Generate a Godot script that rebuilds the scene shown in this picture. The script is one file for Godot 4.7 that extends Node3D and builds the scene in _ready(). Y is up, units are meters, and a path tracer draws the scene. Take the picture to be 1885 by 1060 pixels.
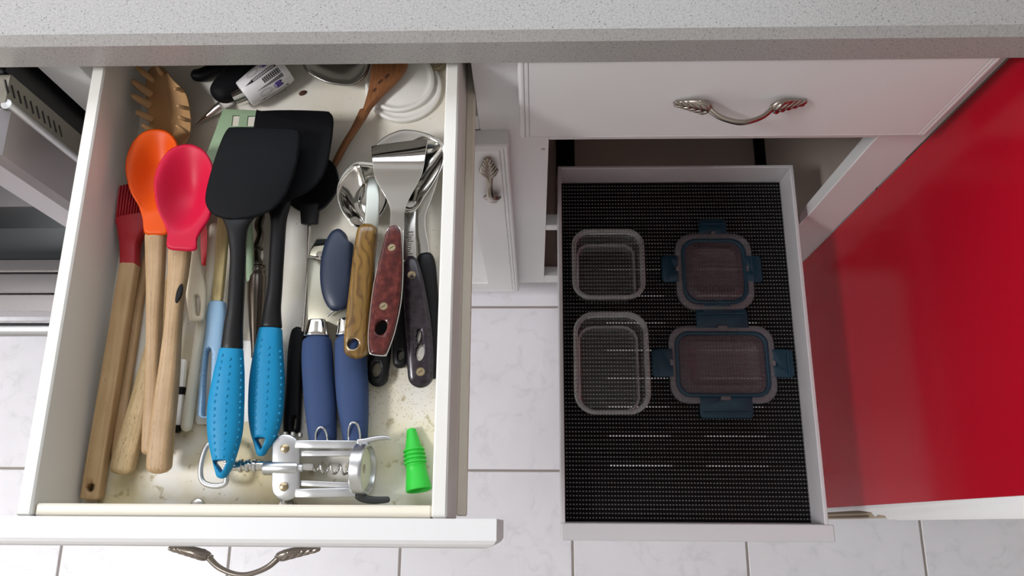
extends Node3D
# All shapes are written in millimetres of the kitchen's own axes: x along the worktop, y up, z out into the room.

class Sh:
	var v := PackedVector3Array()
	var uv := PackedVector2Array()
	var gr := PackedInt32Array()
	var c0 := 0

	func tri(a: Vector3, b: Vector3, c: Vector3, g := 1, ua := Vector2.ZERO, ub := Vector2.ZERO, uc := Vector2.ZERO) -> void:
		if (b - a).cross(c - a).length_squared() < 1e-10: return
		v.append_array([a, b, c]); uv.append_array([ua, ub, uc]); gr.append(g)

	func quad(a: Vector3, b: Vector3, c: Vector3, d: Vector3, g := 1, ua := Vector2.ZERO, ub := Vector2.ZERO, uc := Vector2.ZERO, ud := Vector2.ZERO) -> void:
		tri(a, b, c, g, ua, ub, uc); tri(a, c, d, g, ua, uc, ud)

	func flip_tri(i: int) -> void:
		var t := v[i + 1]; v[i + 1] = v[i + 2]; v[i + 2] = t
		var s := uv[i + 1]; uv[i + 1] = uv[i + 2]; uv[i + 2] = s

	func done() -> void:   # turn the closed piece added last so that its faces look outwards
		var vol := 0.0
		var o := v[c0] if c0 < v.size() else Vector3.ZERO
		for i in range(c0, v.size(), 3): vol += (v[i] - o).dot((v[i + 1] - o).cross(v[i + 2] - o))
		if vol < 0.0:
			for i in range(c0, v.size(), 3): flip_tri(i)
		c0 = v.size()

	func done_convex(c: Vector3) -> void:
		for i in range(c0, v.size(), 3):
			if (v[i + 1] - v[i]).cross(v[i + 2] - v[i]).dot(v[i] + v[i + 1] + v[i + 2] - 3.0 * c) < 0.0: flip_tri(i)
		c0 = v.size()

	func box(lo: Vector3, hi: Vector3, b := 0.0) -> Sh:   # a box with chamfered edges
		var c := (lo + hi) / 2.0
		var h := (hi - lo) / 2.0
		b = minf(b, minf(h.x, minf(h.y, h.z)) * 0.9)
		var at := func(s: Vector3, ax: int) -> Vector3:
			var q := h - Vector3(b, b, b); q[ax] = h[ax]
			return c + q * s
		for ax in 3:
			var p := (ax + 1) % 3
			var q := (ax + 2) % 3
			for s in [-1.0, 1.0]:
				var k := []
				for w in [[-1.0, -1.0], [1.0, -1.0], [1.0, 1.0], [-1.0, 1.0]]:
					var d := Vector3(); d[ax] = s; d[p] = w[0]; d[q] = w[1]
					k.append(at.call(d, ax))
				var us := []
				for e in k: us.append(Vector2(e[p], e[q]) * 0.001)
				quad(k[0], k[1], k[2], k[3], -1, us[0], us[1], us[2], us[3])
				if b > 0.0:
					for s2 in [-1.0, 1.0]:   # the edge between faces ax (s) and p (s2)
						var d1 := Vector3(); d1[ax] = s; d1[p] = s2; d1[q] = -1.0
						var d2 := d1; d2[q] = 1.0
						quad(at.call(d1, ax), at.call(d2, ax), at.call(d2, p), at.call(d1, p), -1)
		if b > 0.0:
			for sx in [-1.0, 1.0]:
				for sy in [-1.0, 1.0]:
					for sz in [-1.0, 1.0]:
						var d := Vector3(sx, sy, sz)
						tri(at.call(d, 0), at.call(d, 1), at.call(d, 2), -1)
		done_convex(c)
		return self

	func rings(r: Array, g := 1, caps := true, closed := false, uvs: Array = []) -> Sh:   # join rings of equal count
		var m: int = r[0].size()
		var n := r.size()
		for i in (n if closed else n - 1):
			var a: PackedVector3Array = r[i]
			var b: PackedVector3Array = r[(i + 1) % n]
			for j in m:
				var k := (j + 1) % m
				if uvs.is_empty():
					quad(a[j], a[k], b[k], b[j], g)
				else:
					var ua: Array = uvs[i]
					var ub: Array = uvs[(i + 1) % n]
					quad(a[j], a[k], b[k], b[j], g, ua[j], ua[j + 1], ub[j + 1], ub[j])
		if caps and not closed:
			for e in [0, n - 1]:
				var q: PackedVector3Array = r[e]
				var c := Vector3()
				for x in q: c += x
				c /= m
				for j in m:
					var k := (j + 1) % m
					var uq := Vector2.ZERO if uvs.is_empty() else (uvs[e][0] as Vector2)
					if e == 0: tri(c, q[k], q[j], g if uvs.size() else g + 1, uq, uq, uq)
					else: tri(c, q[j], q[k], g if uvs.size() else g + 2, uq, uq, uq)
		done()
		return self

	func sweep(s: Array, cap := 4.0, e := 2.0, n := 18, sub := 6, up := Vector3.UP, capt := -1.0, twist := 0.0) -> Sh:
		# s: x, y, z, half width, half thickness at each station; the width lies level, the section is a superellipse of power e
		var st := []
		for i in range(0, s.size(), 5): st.append([Vector3(s[i], s[i + 1], s[i + 2]), float(s[i + 3]), float(s[i + 4])])
		var dense := []
		for i in st.size() - 1:
			var p0 = st[maxi(i - 1, 0)]
			var p1 = st[i]
			var p2 = st[i + 1]
			var p3 = st[mini(i + 2, st.size() - 1)]
			for k in sub:
				var t := float(k) / sub
				dense.append([(p1[0] as Vector3).cubic_interpolate(p2[0], p0[0], p3[0], t), cubic_interpolate(p1[1], p2[1], p0[1], p3[1], t), cubic_interpolate(p1[2], p2[2], p0[2], p3[2], t)])
		dense.append(st[-1])
		var run := [0.0]
		for i in range(1, dense.size()): run.append(run[-1] + (dense[i][0] as Vector3).distance_to(dense[i - 1][0]))
		var total: float = run[-1]
		cap = minf(cap, total * 0.45)
		var at := []
		for k in 6: at.append(cap * (1.0 - cos(PI / 2 * (k + 0.12) / 6.0)))
		for x in run:
			if x > cap * 1.02 and x < total - cap * 1.02: at.append(x)
		for k in 6: at.append(total - cap * (1.0 - cos(PI / 2 * (5 - k + 0.12) / 6.0)))
		var rr := []
		var us := []
		var i := 0
		for x in at:
			while i < run.size() - 2 and run[i + 1] < x: i += 1
			var f: float = clampf((x - run[i]) / maxf(run[i + 1] - run[i], 1e-6), 0.0, 1.0)
			var a = dense[i]
			var b = dense[i + 1]
			var c: Vector3 = (a[0] as Vector3).lerp(b[0], f)
			var tg: Vector3 = ((dense[mini(i + 2, dense.size() - 1)][0] as Vector3) - (dense[maxi(i - 1, 0)][0] as Vector3)).normalized()
			var side := tg.cross(up).normalized()
			var nn := side.cross(tg).normalized()
			if twist != 0.0:
				side = side.rotated(tg, twist * x / total); nn = nn.rotated(tg, twist * x / total)
			var d: float = minf(x, total - x)
			var k := 1.0
			var kt := 1.0
			if d < cap: k = sqrt(maxf(1.0 - pow(1.0 - d / cap, 2.0), 0.0004))
			var ct := cap if capt < 0.0 else capt
			if d < ct: kt = sqrt(maxf(1.0 - pow(1.0 - d / ct, 2.0), 0.0004))
			var w: float = lerpf(a[1], b[1], f) * k
			var h: float = lerpf(a[2], b[2], f) * kt
			var q := PackedVector3Array()
			var uq := []
			for j in n:
				var an := TAU * j / n
				var cx := signf(cos(an)) * pow(absf(cos(an)), 2.0 / e)
				var sy := signf(sin(an)) * pow(absf(sin(an)), 2.0 / e)
				q.append(c + side * w * cx + nn * h * sy)
			for j in n + 1: uq.append(Vector2(float(j) / n * 0.06, x * 0.001))
			rr.append(q); us.append(uq)
		rings(rr, 1, true, false, us)
		return self

	func lathe(o: Vector3, axis: Vector3, prof: Array, n := 28, squash := 1.0) -> Sh:   # prof: distance along the axis, radius, ...
		axis = axis.normalized()
		var a := axis.cross(Vector3.UP if absf(axis.y) < 0.9 else Vector3.RIGHT).normalized()
		var b := axis.cross(a).normalized()
		var last: PackedVector3Array
		var g := 1
		var was := Vector2.ZERO
		var first: PackedVector3Array
		for i in range(0, prof.size(), 2):
			var q := PackedVector3Array()
			for j in n:
				var an := TAU * j / n
				q.append(o + axis * float(prof[i]) + (a * cos(an) + b * sin(an) * squash) * maxf(float(prof[i + 1]), 0.001))
			if i == 0: first = q
			else:
				var dir := Vector2(prof[i] - prof[i - 2], prof[i + 1] - prof[i - 1])
				if i > 2 and absf(was.angle_to(dir)) > 0.75: g += 1
				was = dir
				for j in n:
					var k := (j + 1) % n
					quad(last[j], last[k], q[k], q[j], g, Vector2(float(j) / n, prof[i - 2] * 0.001), Vector2(float(j + 1) / n, prof[i - 2] * 0.001), Vector2(float(j + 1) / n, prof[i] * 0.001), Vector2(float(j) / n, prof[i] * 0.001))
			last = q
		var c1: Vector3 = o + axis * float(prof[0])
		var c2: Vector3 = o + axis * float(prof[-2])
		for j in n:
			var k := (j + 1) % n
			if prof[1] > 0.01: tri(c1, first[k], first[j], -1)
			if prof[-1] > 0.01: tri(c2, last[j], last[k], -1)
		done()
		return self

	static func smooth(o: Array, sub: int) -> PackedVector3Array:   # x, y, z ... of a closed outline, rounded through its points
		var p := PackedVector3Array()
		for i in range(0, o.size(), 3): p.append(Vector3(o[i], o[i + 1], o[i + 2]))
		if sub <= 1: return p
		var r := PackedVector3Array()
		var n := p.size()
		for i in n:
			for k in sub: r.append(p[i].cubic_interpolate(p[(i + 1) % n], p[(i - 1 + n) % n], p[(i + 2) % n], float(k) / sub))
		return r

	static func inset(p: PackedVector3Array, d: float, dy: float) -> PackedVector3Array:   # level inset (outset if negative)
		var n := p.size()
		var area := 0.0
		for i in n: area += p[i].x * p[(i + 1) % n].z - p[(i + 1) % n].x * p[i].z
		var sg := signf(area)
		var r := PackedVector3Array()
		for i in n:
			var e1 := p[i] - p[(i - 1 + n) % n]; e1.y = 0
			var e2 := p[(i + 1) % n] - p[i]; e2.y = 0
			var n1 := Vector3(-e1.z, 0, e1.x).normalized() * sg
			var n2 := Vector3(-e2.z, 0, e2.x).normalized() * sg
			var m := (n1 + n2).normalized()
			r.append(p[i] + m * d / maxf(m.dot(n1), 0.5) + Vector3(0, dy, 0))
		return r

	func flat_cap(p: PackedVector3Array, from: PackedVector3Array, g: int, uvs := 0.001) -> void:   # cut into triangles as the outline it was inset from
		var q := PackedVector2Array()
		for x in from: q.append(Vector2(x.x, x.z))
		var t := Geometry2D.triangulate_polygon(q)
		if t.is_empty(): print("no cap")
		for i in range(0, t.size(), 3):
			v.append_array([p[t[i]], p[t[i + 1]], p[t[i + 2]]]); uv.append_array([q[t[i]] * uvs, q[t[i + 1]] * uvs, q[t[i + 2]] * uvs]); gr.append(g)

	func side_ring(a: PackedVector3Array, b: PackedVector3Array, g: int) -> void:
		var n := a.size()
		for j in n:
			var k := (j + 1) % n
			quad(a[j], a[k], b[k], b[j], g)

	func plate(o: Array, thick: float, bevel := 1.0, sub := 5) -> Sh:   # a sheet whose top follows the outline's own heights
		var p := smooth(o, sub)
		var n := p.size()
		bevel = minf(bevel, thick * 0.49)
		var top := inset(p, bevel, 0)
		var mid := inset(p, 0, -bevel)
		var mid2 := inset(p, 0, bevel - thick)
		var bot := inset(p, bevel, -thick)
		var s0 := v.size()
		side_ring(top, mid, 1); side_ring(mid, mid2, 1); side_ring(mid2, bot, 1)
		var c := Vector3()
		for x in p: c += x / n
		var k0 := v.size()
		var out := 0.0
		for i in range(s0, k0, 3):   # area of the rim, counted outwards
			out += (v[i + 1] - v[i]).cross(v[i + 2] - v[i]).dot((v[i] - c) * Vector3(1, 0, 1))
		if out < 0.0:
			for i in range(s0, k0, 3): flip_tri(i)
		flat_cap(top, p, 1)
		for i in range(k0, v.size(), 3):
			if (v[i + 1] - v[i]).cross(v[i + 2] - v[i]).y < 0.0: flip_tri(i)
		k0 = v.size()
		flat_cap(bot, p, 1)
		for i in range(k0, v.size(), 3):
			if (v[i + 1] - v[i]).cross(v[i + 2] - v[i]).y > 0.0: flip_tri(i)
		c0 = v.size()
		return self

	func bowl(o: Array, depth: float, thick: float, sub := 6, power := 2.2, rim := 0.0, shift := Vector3.ZERO) -> Sh:   # a dish hung from a rim
		var p := smooth(o, sub)
		var c := Vector3()
		for x in p: c += x
		c = c / p.size() + shift
		var rr := []
		for k in range(0, 13):   # underside, centre to rim
			var s := maxf(k / 12.0, 0.02)
			rr.append(dish(p, c, s, -depth * (1.0 - pow(s, power)) - thick))
		rr.append(dish(p, c, 1.0 + (thick * 0.5 + rim) / 40.0, -thick * 0.5))
		for k in range(12, -1, -1):
			var s := maxf(k / 12.0, 0.02) * (0.985 if k == 12 else 1.0)
			rr.append(dish(p, c, s, -depth * (1.0 - pow(s, power))))
		rings(rr, 1, true, false)
		return self

	func spoon(o: Array, ec: Vector3, er: Vector3, depth: float, thick: float, sub := 4, power := 1.6) -> Sh:   # a spoon head: flat rim and neck, hollow inside an ellipse
		var p := smooth(o, sub)
		var rr := []
		for pass_ in 2:
			for k in range(0, 17):
				var s := maxf((k if pass_ == 0 else 16 - k) / 16.0, 0.02)
				if pass_ == 1 and k == 0: s = 0.97
				var q := PackedVector3Array()
				for x in p:
					var z := ec + (x - ec) * s
					z.y = lerpf(ec.y, x.y, s)
					var d := z - ec
					var e := clampf(1.0 - pow(d.x / er.x, 2.0) - pow(d.z / er.z, 2.0), 0.0, 1.0)
					z.y -= depth * pow(e, power) + (thick if pass_ == 0 else 0.0)
					q.append(z)
				rr.append(q)
			if pass_ == 0:
				var q := PackedVector3Array()
				for x in p: q.append(x + ((x - ec) * Vector3(1, 0, 1)).normalized() * thick * 0.35 + Vector3(0, -thick * 0.5, 0))
				rr.append(q)
		rings(rr, 1, true, false)
		return self

	func dish(p: PackedVector3Array, c: Vector3, s: float, dy: float) -> PackedVector3Array:
		var q := PackedVector3Array()
		for x in p: q.append(c + (x - c) * s + Vector3(0, dy, 0))
		return q

	func ball(c: Vector3, r: Vector3, b := Basis.IDENTITY, n := 8) -> Sh:
		var rr := []
		for i in range(0, n + 1):
			var th := PI * clampf(float(i) / n, 0.02, 0.98)
			var q := PackedVector3Array()
			for j in n + 2:
				var ph := TAU * j / (n + 2)
				q.append(c + b * (Vector3(sin(th) * cos(ph), cos(th), sin(th) * sin(ph)) * r))
			rr.append(q)
		rings(rr, 1)
		return self

	func moved(t: Transform3D) -> Sh:
		var r := Sh.new()
		r.gr = gr.duplicate(); r.uv = uv.duplicate()
		for x in v: r.v.append(t * x)
		r.c0 = r.v.size()
		if t.basis.determinant() < 0.0:
			for i in range(0, r.v.size(), 3): r.flip_tri(i)
		return r

	func mesh(o := Vector3.ZERO, scale := 0.001) -> ArrayMesh:
		var st := SurfaceTool.new()
		st.begin(Mesh.PRIMITIVE_TRIANGLES)
		for i in range(0, v.size(), 3):
			st.set_smooth_group(4294967295 if gr[i / 3] < 0 else gr[i / 3])
			for k in [0, 2, 1]:
				st.set_uv(uv[i + k]); st.add_vertex((v[i + k] - o) * scale)
		st.index()
		st.generate_normals()
		return st.commit()


static func V(x: float, y: float, z: float) -> Vector3: return Vector3(x, y, z)

var org := {}       # the base point of a thing or part, mm
var used := {}
var drills := []

func numbered(s: String) -> String:
	var k: int = used.get(s, -1) + 1
	used[s] = k
	return s if k == 0 else "%s_%03d" % [s, k]

func thing(called: String, label: String, category: String, base: Vector3, group := "") -> Node3D:
	var o := Node3D.new()
	o.name = numbered(called)
	o.position = base * 0.001
	add_child(o)
	org[o] = base
	meta(o, label, category, group)
	return o

func meta(o: Node, label: String, category := "", group := "") -> void:
	if label: o.set_meta("label", label)
	if category: o.set_meta("category", category)
	if group: o.set_meta("group", group)

func part(parent: Node3D, called: String, s: Sh, m: Material, label := "", cut: Array = []) -> MeshInstance3D:
	var o := MeshInstance3D.new()
	o.name = called
	var base: Vector3 = org.get(parent, Vector3.ZERO)
	o.mesh = s.mesh(base)
	o.material_override = m
	parent.add_child(o, true)
	org[o] = base
	if label: o.set_meta("label", label)
	if cut.size(): drills.append([o, s, cut, m])
	return o

func single(called: String, s: Sh, m: Material, label: String, category: String, base: Vector3, group := "") -> MeshInstance3D:
	var o := MeshInstance3D.new()
	o.name = numbered(called)
	o.mesh = s.mesh(base)
	o.material_override = m
	o.position = base * 0.001
	add_child(o)
	org[o] = base
	meta(o, label, category, group)
	return o

func structure(called: String, s: Sh, m: Material) -> MeshInstance3D:
	var o := MeshInstance3D.new()
	o.name = called
	o.mesh = s.mesh()
	o.material_override = m
	o.set_meta("kind", "structure")
	add_child(o)
	return o

func drill_all() -> void:   # cut the hang holes through the handles
	var todo := []
	for d in drills:
		var c := CSGCombiner3D.new()
		c.name = "cutting_bench"
		add_child(c, true)
		var body := CSGMesh3D.new()
		body.mesh = (d[1] as Sh).mesh(org[d[0]], 1.0)
		c.add_child(body)
		for k in d[2]:
			var cut := CSGMesh3D.new()
			cut.mesh = (k as Sh).mesh(org[d[0]], 1.0)
			cut.operation = CSGShape3D.OPERATION_SUBTRACTION
			c.add_child(cut)
		todo.append([d[0], c])
	await get_tree().process_frame
	for t in todo:
		var m: ArrayMesh = t[1].bake_static_mesh()
		if m and m.get_surface_count():
			var out := ArrayMesh.new()
			var a := m.surface_get_arrays(0)
			for s in range(1, m.get_surface_count()):
				var b := m.surface_get_arrays(s)
				for ch in [Mesh.ARRAY_VERTEX, Mesh.ARRAY_NORMAL, Mesh.ARRAY_TEX_UV]:
					var x = a[ch]; x.append_array(b[ch]); a[ch] = x
			var vs: PackedVector3Array = a[Mesh.ARRAY_VERTEX]
			for i in vs.size(): vs[i] *= 0.001
			var all := []
			all.resize(Mesh.ARRAY_MAX)
			all[Mesh.ARRAY_VERTEX] = vs
			all[Mesh.ARRAY_NORMAL] = a[Mesh.ARRAY_NORMAL]
			all[Mesh.ARRAY_TEX_UV] = a[Mesh.ARRAY_TEX_UV]
			if m.get_surface_count() == 1: all[Mesh.ARRAY_INDEX] = a[Mesh.ARRAY_INDEX]
			out.add_surface_from_arrays(Mesh.PRIMITIVE_TRIANGLES, all)
			(t[0] as MeshInstance3D).mesh = out
		else:
			print("no cut for ", t[0].name)
		remove_child(t[1])
		t[1].free()

# ---- materials
func mat(hex: String, rough := 0.5, metal := 0.0) -> StandardMaterial3D:
	var m := StandardMaterial3D.new()
	m.albedo_color = Color(hex)
	m.roughness = rough
	m.metallic = metal
	return m

func noisy(seed_: int, freq: float, oct := 4) -> FastNoiseLite:
	var f := FastNoiseLite.new()
	f.noise_type = FastNoiseLite.TYPE_SIMPLEX_SMOOTH
	f.seed = seed_
	f.frequency = freq
	f.fractal_octaves = oct
	return f

func tex(im: Image) -> ImageTexture:
	return ImageTexture.create_from_image(im)

func dots(im: Image, rng: RandomNumberGenerator, count: int, c: Color, spread: float, longest: int) -> void:
	var n := im.get_width()
	for i in count:
		var w := rng.randi_range(1, longest)
		var h := rng.randi_range(1, longest)
		var x := rng.randi_range(0, n - 1)
		var y := rng.randi_range(0, im.get_height() - 1)
		im.fill_rect(Rect2i(x, y, w, h), c.lightened(rng.randf() * spread))

func granite() -> StandardMaterial3D:
	var n := 1024
	var a := noisy(3, 0.09, 3)
	var im := Image.create(n, n, false, Image.FORMAT_RGB8)
	for y in n:
		for x in n:
			var k := 0.655 + 0.06 * a.get_noise_2d(x, y)
			im.set_pixel(x, y, Color(k, k * 0.982, k * 0.965))
	var r := RandomNumberGenerator.new(); r.seed = 5
	dots(im, r, 10000, Color(0.47, 0.46, 0.46), 0.2, 3)
	dots(im, r, 3600, Color(0.30, 0.29, 0.30), 0.3, 3)
	dots(im, r, 1100, Color(0.22, 0.21, 0.21), 0.2, 4)
	dots(im, r, 2400, Color(0.80, 0.80, 0.79), 0.25, 2)
	var m := mat("ffffff", 0.32)
	m.albedo_texture = tex(im)
	m.uv1_triplanar = true
	m.uv1_scale = Vector3(4.2, 4.2, 4.2)
	return m

func marble() -> StandardMaterial3D:
	var n := 768
	var a := noisy(11, 0.006, 5)
	var b := noisy(12, 0.0045, 4)
	var c := noisy(13, 0.02, 3)
	var im := Image.create(n, n, false, Image.FORMAT_RGB8)
	for y in n:
		for x in n:
			var wx := x + 60.0 * b.get_noise_2d(x, y)
			var wy := y + 60.0 * b.get_noise_2d(x + 500, y)
			var vein := pow(1.0 - absf(a.get_noise_2d(wx, wy)), 14.0)
			var k := 0.945 + 0.02 * b.get_noise_2d(x + 90, y) - 0.05 * vein * (0.5 + c.get_noise_2d(x, y))
			im.set_pixel(x, y, Color(k * 0.985, k * 0.98, k))
	var m := mat("ffffff", 0.38)
	m.albedo_texture = tex(im)
	return m

func wood(light: Color, dark: Color, flecks: int, seed_: int, rough := 0.55) -> StandardMaterial3D:
	var w := 256
	var h := 1536
	var a := noisy(seed_, 0.05, 3)
	var b := noisy(seed_ + 7, 0.012, 3)
	var im := Image.create(w, h, false, Image.FORMAT_RGB8)
	for y in h:
		for x in w:
			var k := 0.5 + 0.55 * a.get_noise_2d(x * 1.6, y * 0.045) + 0.3 * b.get_noise_2d(x * 0.5, y * 0.5)
			im.set_pixel(x, y, light.lerp(dark, clampf(k, 0.0, 1.0)))
	var r := RandomNumberGenerator.new(); r.seed = seed_
	for i in flecks:
		im.fill_rect(Rect2i(r.randi_range(0, w - 1), r.randi_range(0, h - 16), 1, r.randi_range(5, 15)), dark.darkened(0.08 + 0.14 * r.randf()))
	var m := mat("ffffff", rough)
	m.albedo_texture = tex(im)
	m.uv1_scale = Vector3(16.0, 3.2, 1.0)
	return m

var M := {}

func make_materials() -> void:
	M.white = mat("e6e5e5", 0.4)                # lacquered fronts and frames
	M.rim = mat("e9e7e1", 0.45)                  # drawer sides
	M.cream = mat("f0e8d6", 0.5)
	M.inside = mat("b5a79c", 0.6)                # raw carcass inside
	M.granite = granite()
	M.tile = marble()
	M.grout = mat("9a918b", 0.85)
	M.wall = mat("efedea", 0.8)
	M.wall_tile = mat("d6d3cd", 0.4)
	M.red = mat("ad1025", 0.2); M.red.metallic_specular = 0.23; M.red.clearcoat_enabled = true; M.red.clearcoat = 0.1; M.red.clearcoat_roughness = 0.16
	M.chip = mat("a89884", 0.85)
	M.stain = mat("4f2d18", 0.7)
	M.chip_dark = mat("6f5f50", 0.9)
	M.tray = mat("cfcccf", 0.35)
	M.white_gloss = mat("f8f8f8", 0.2)
	M.tray_floor = mat("efeeee", 0.4)
	M.mesh = mat("0d0b0c", 0.6); M.mesh.metallic_specular = 0.25
	M.steel = mat("c9c7c3", 0.22, 1.0)
	M.plate = mat("aaa797", 0.42, 0.9)
	M.chrome = mat("dcdad6", 0.07, 1.0)
	M.brushed = mat("b6b8b0", 0.38, 1.0)
	M.satin = mat("d4d5d7", 0.3, 1.0)
	M.nickel = mat("a59c92", 0.24, 1.0)
	M.silver = mat("6b6259", 0.28, 1.0)
	M.brass = mat("b3a283", 0.35, 1.0)
	M.black_nylon = mat("18181a", 0.4); M.black_nylon.metallic_specular = 0.35
	M.black_soft = mat("0e0f12", 0.62); M.black_soft.metallic_specular = 0.25
	M.black = mat("0c0c0d", 0.5); M.black.metallic_specular = 0.3
	M.blue = mat("0d86b6", 0.5); M.blue.metallic_specular = 0.4
	M.navy = mat("34466c", 0.68); M.navy.metallic_specular = 0.35
	M.navy_knob = mat("1a263d", 0.42)
	M.orange = mat("e25306", 0.45); M.orange.metallic_specular = 0.35
	M.pink = mat("c31138", 0.45); M.pink.metallic_specular = 0.35
	M.red_silicone = mat("a51622", 0.5)
	M.green = mat("2cc63c", 0.48)
	M.sage = mat("8fa787", 0.5)
	M.cream_plastic = mat("ecdfc4", 0.4)
	M.ivory = mat("e4dcc8", 0.38)
	M.pale_blue = mat("8fb2cf", 0.4)
	M.tan = mat("b48d60", 0.5)
	M.white_plastic = mat("ebe8e2", 0.4)
	M.charcoal = mat("3a3b3d", 0.45)
	M.teal = mat("0a374a", 0.45)
	M.frost = mat("8b888e", 0.34); M.frost.transparency = BaseMaterial3D.TRANSPARENCY_ALPHA; M.frost.albedo_color.a = 0.5
	M.pane_frost = mat("7f7078", 0.28); M.pane_frost.transparency = BaseMaterial3D.TRANSPARENCY_ALPHA; M.pane_frost.albedo_color.a = 0.34
	M.glass_body = mat("f4faf6", 0.03); M.glass_body.transparency = BaseMaterial3D.TRANSPARENCY_ALPHA; M.glass_body.albedo_color.a = 0.03; M.glass_body.metallic_specular = 0.32
	M.glass = mat("ffffff", 0.02); M.glass.refraction_enabled = true; M.glass.refraction_scale = 0.05; M.glass.albedo_color.a = 0.12; M.glass.roughness = 0.03
	M.window_glass = mat("ffffff", 0.02); M.window_glass.transparency = BaseMaterial3D.TRANSPARENCY_ALPHA; M.window_glass.albedo_color.a = 0.06
	M.oven_glass = mat("4c4f50", 0.05, 0.45)
	M.oven_steel = mat("a9a3a4", 0.32, 1.0)
	M.oven_dark = mat("0b0b0c", 0.4)
	M.oven_vent = mat("8f8a7f", 0.4, 0.6)
	M.beech = wood(Color("bd9f7b"), Color("9c7d58"), 500, 21)
	M.pale_wood = wood(Color("c9a97f"), Color("b18f65"), 120, 22)
	M.rough_beech = wood(Color("bfa57c"), Color("a0865b"), 2200, 23)
	M.strip_wood = wood(Color("d9c692"), Color("c0aa72"), 120, 24)
	M.old_wood = wood(Color("a36b3d"), Color("6b3f20"), 90, 25)
	M.olive = olive()
	M.burgundy = marbled(Color("3f1513"), Color("6b2f29"), 31)
	M.plum = marbled(Color("1f181d"), Color("352b33"), 33)
	M.lamp = mat("fff4e2", 0.6); M.lamp.emission_enabled = true; M.lamp.emission = Color("fff0d8"); M.lamp.emission_energy_multiplier = 3.0
	M.drawer_floor = stained()
	M.doodle = doodles()

func olive() -> StandardMaterial3D:
	var w := 256
	var h := 512
	var a := noisy(41, 0.006, 2)
	var im := Image.create(w, h, false, Image.FORMAT_RGB8)
	for y in h:
		for x in w:
			var t := x * 0.05 + 6.0 * a.get_noise_2d(x * 1.2, y * 0.5) + 0.9 * a.get_noise_2d(x * 5.0, y * 2.0)
			var k := pow(0.5 + 0.5 * sin(t * 3.2), 4.0)
			im.set_pixel(x, y, Color("80602a").lerp(Color("4a310e"), k * 0.6 + 0.25 * a.get_noise_2d(x * 9.0, y * 0.6)))
	var m := mat("ffffff", 0.2)
	m.clearcoat_enabled = true; m.clearcoat = 0.6; m.clearcoat_roughness = 0.1
	m.albedo_texture = tex(im)
	m.uv1_scale = Vector3(16.0, 6.5, 1.0)
	return m

func marbled(a: Color, b: Color, seed_: int) -> StandardMaterial3D:
	var n := 256
	var f := noisy(seed_, 0.03, 3)
	var im := Image.create(n, n, false, Image.FORMAT_RGB8)
	for y in n:
		for x in n: im.set_pixel(x, y, a.lerp(b, clampf(0.45 + 0.9 * f.get_noise_2d(x, y), 0.0, 1.0)))
	var m := mat("ffffff", 0.22)
	m.albedo_texture = tex(im)
	m.uv1_triplanar = true
	m.uv1_scale = Vector3(14, 14, 14)
	return m

func stained() -> StandardMaterial3D:   # the drawer's bottom: white melamine with spills and crumbs; the picture covers 330 x 500 mm
	var w := 660
	var h := 1000
	var a := noisy(51, 0.006, 5)
	var b := noisy(52, 0.03, 4)
	var im := Image.create(w, h, false, Image.FORMAT_RGB8)
	for y in h:
		for x in w:
			var fx := float(x) / w
			var fy := float(y) / h      # 0 at the back, 1 at the front
			var spill := smoothstep(0.50, 0.95, fy) * (0.75 * smoothstep(0.75, 0.1, fx) + 0.35) + 0.25
			var k := clampf((0.42 + 0.9 * a.get_noise_2d(x, y)) * spill, 0.0, 0.85)
			var c := Color("ece8e0").lerp(Color("cdbd8e"), k)
			var d := clampf((b.get_noise_2d(x, y) - 0.36) * 4.0, 0.0, 1.0) * smoothstep(0.62, 0.8, fy)
			im.set_pixel(x, y, c.lerp(Color("8d7a4c"), d * 0.5))
	var r := RandomNumberGenerator.new(); r.seed = 9
	for i in 160:
		var x := r.randi_range(0, w - 3)
		var y := r.randi_range(int(h * 0.1), h - 3)
		im.fill_rect(Rect2i(x, y, r.randi_range(1, 2), r.randi_range(1, 2)), Color("6b5a3c").lightened(r.randf() * 0.4))
	for i in 420:   # a patch of dried crumbs at the right, near the front
		var x := int(clampf(w * (0.86 + 0.07 * r.randfn()), 0, w - 4))
		var y := int(clampf(h * (0.76 + 0.05 * r.randfn()), 0, h - 4))
		im.set_pixel(x, y, im.get_pixel(x, y).lerp(Color("8f7440"), 0.35 + 0.5 * r.randf())); im.set_pixel(x + r.randi_range(0, 1), y + r.randi_range(0, 1), Color("b59f6c"))
	var m := mat("ffffff", 0.42)
	m.albedo_texture = tex(im)
	return m

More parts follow.
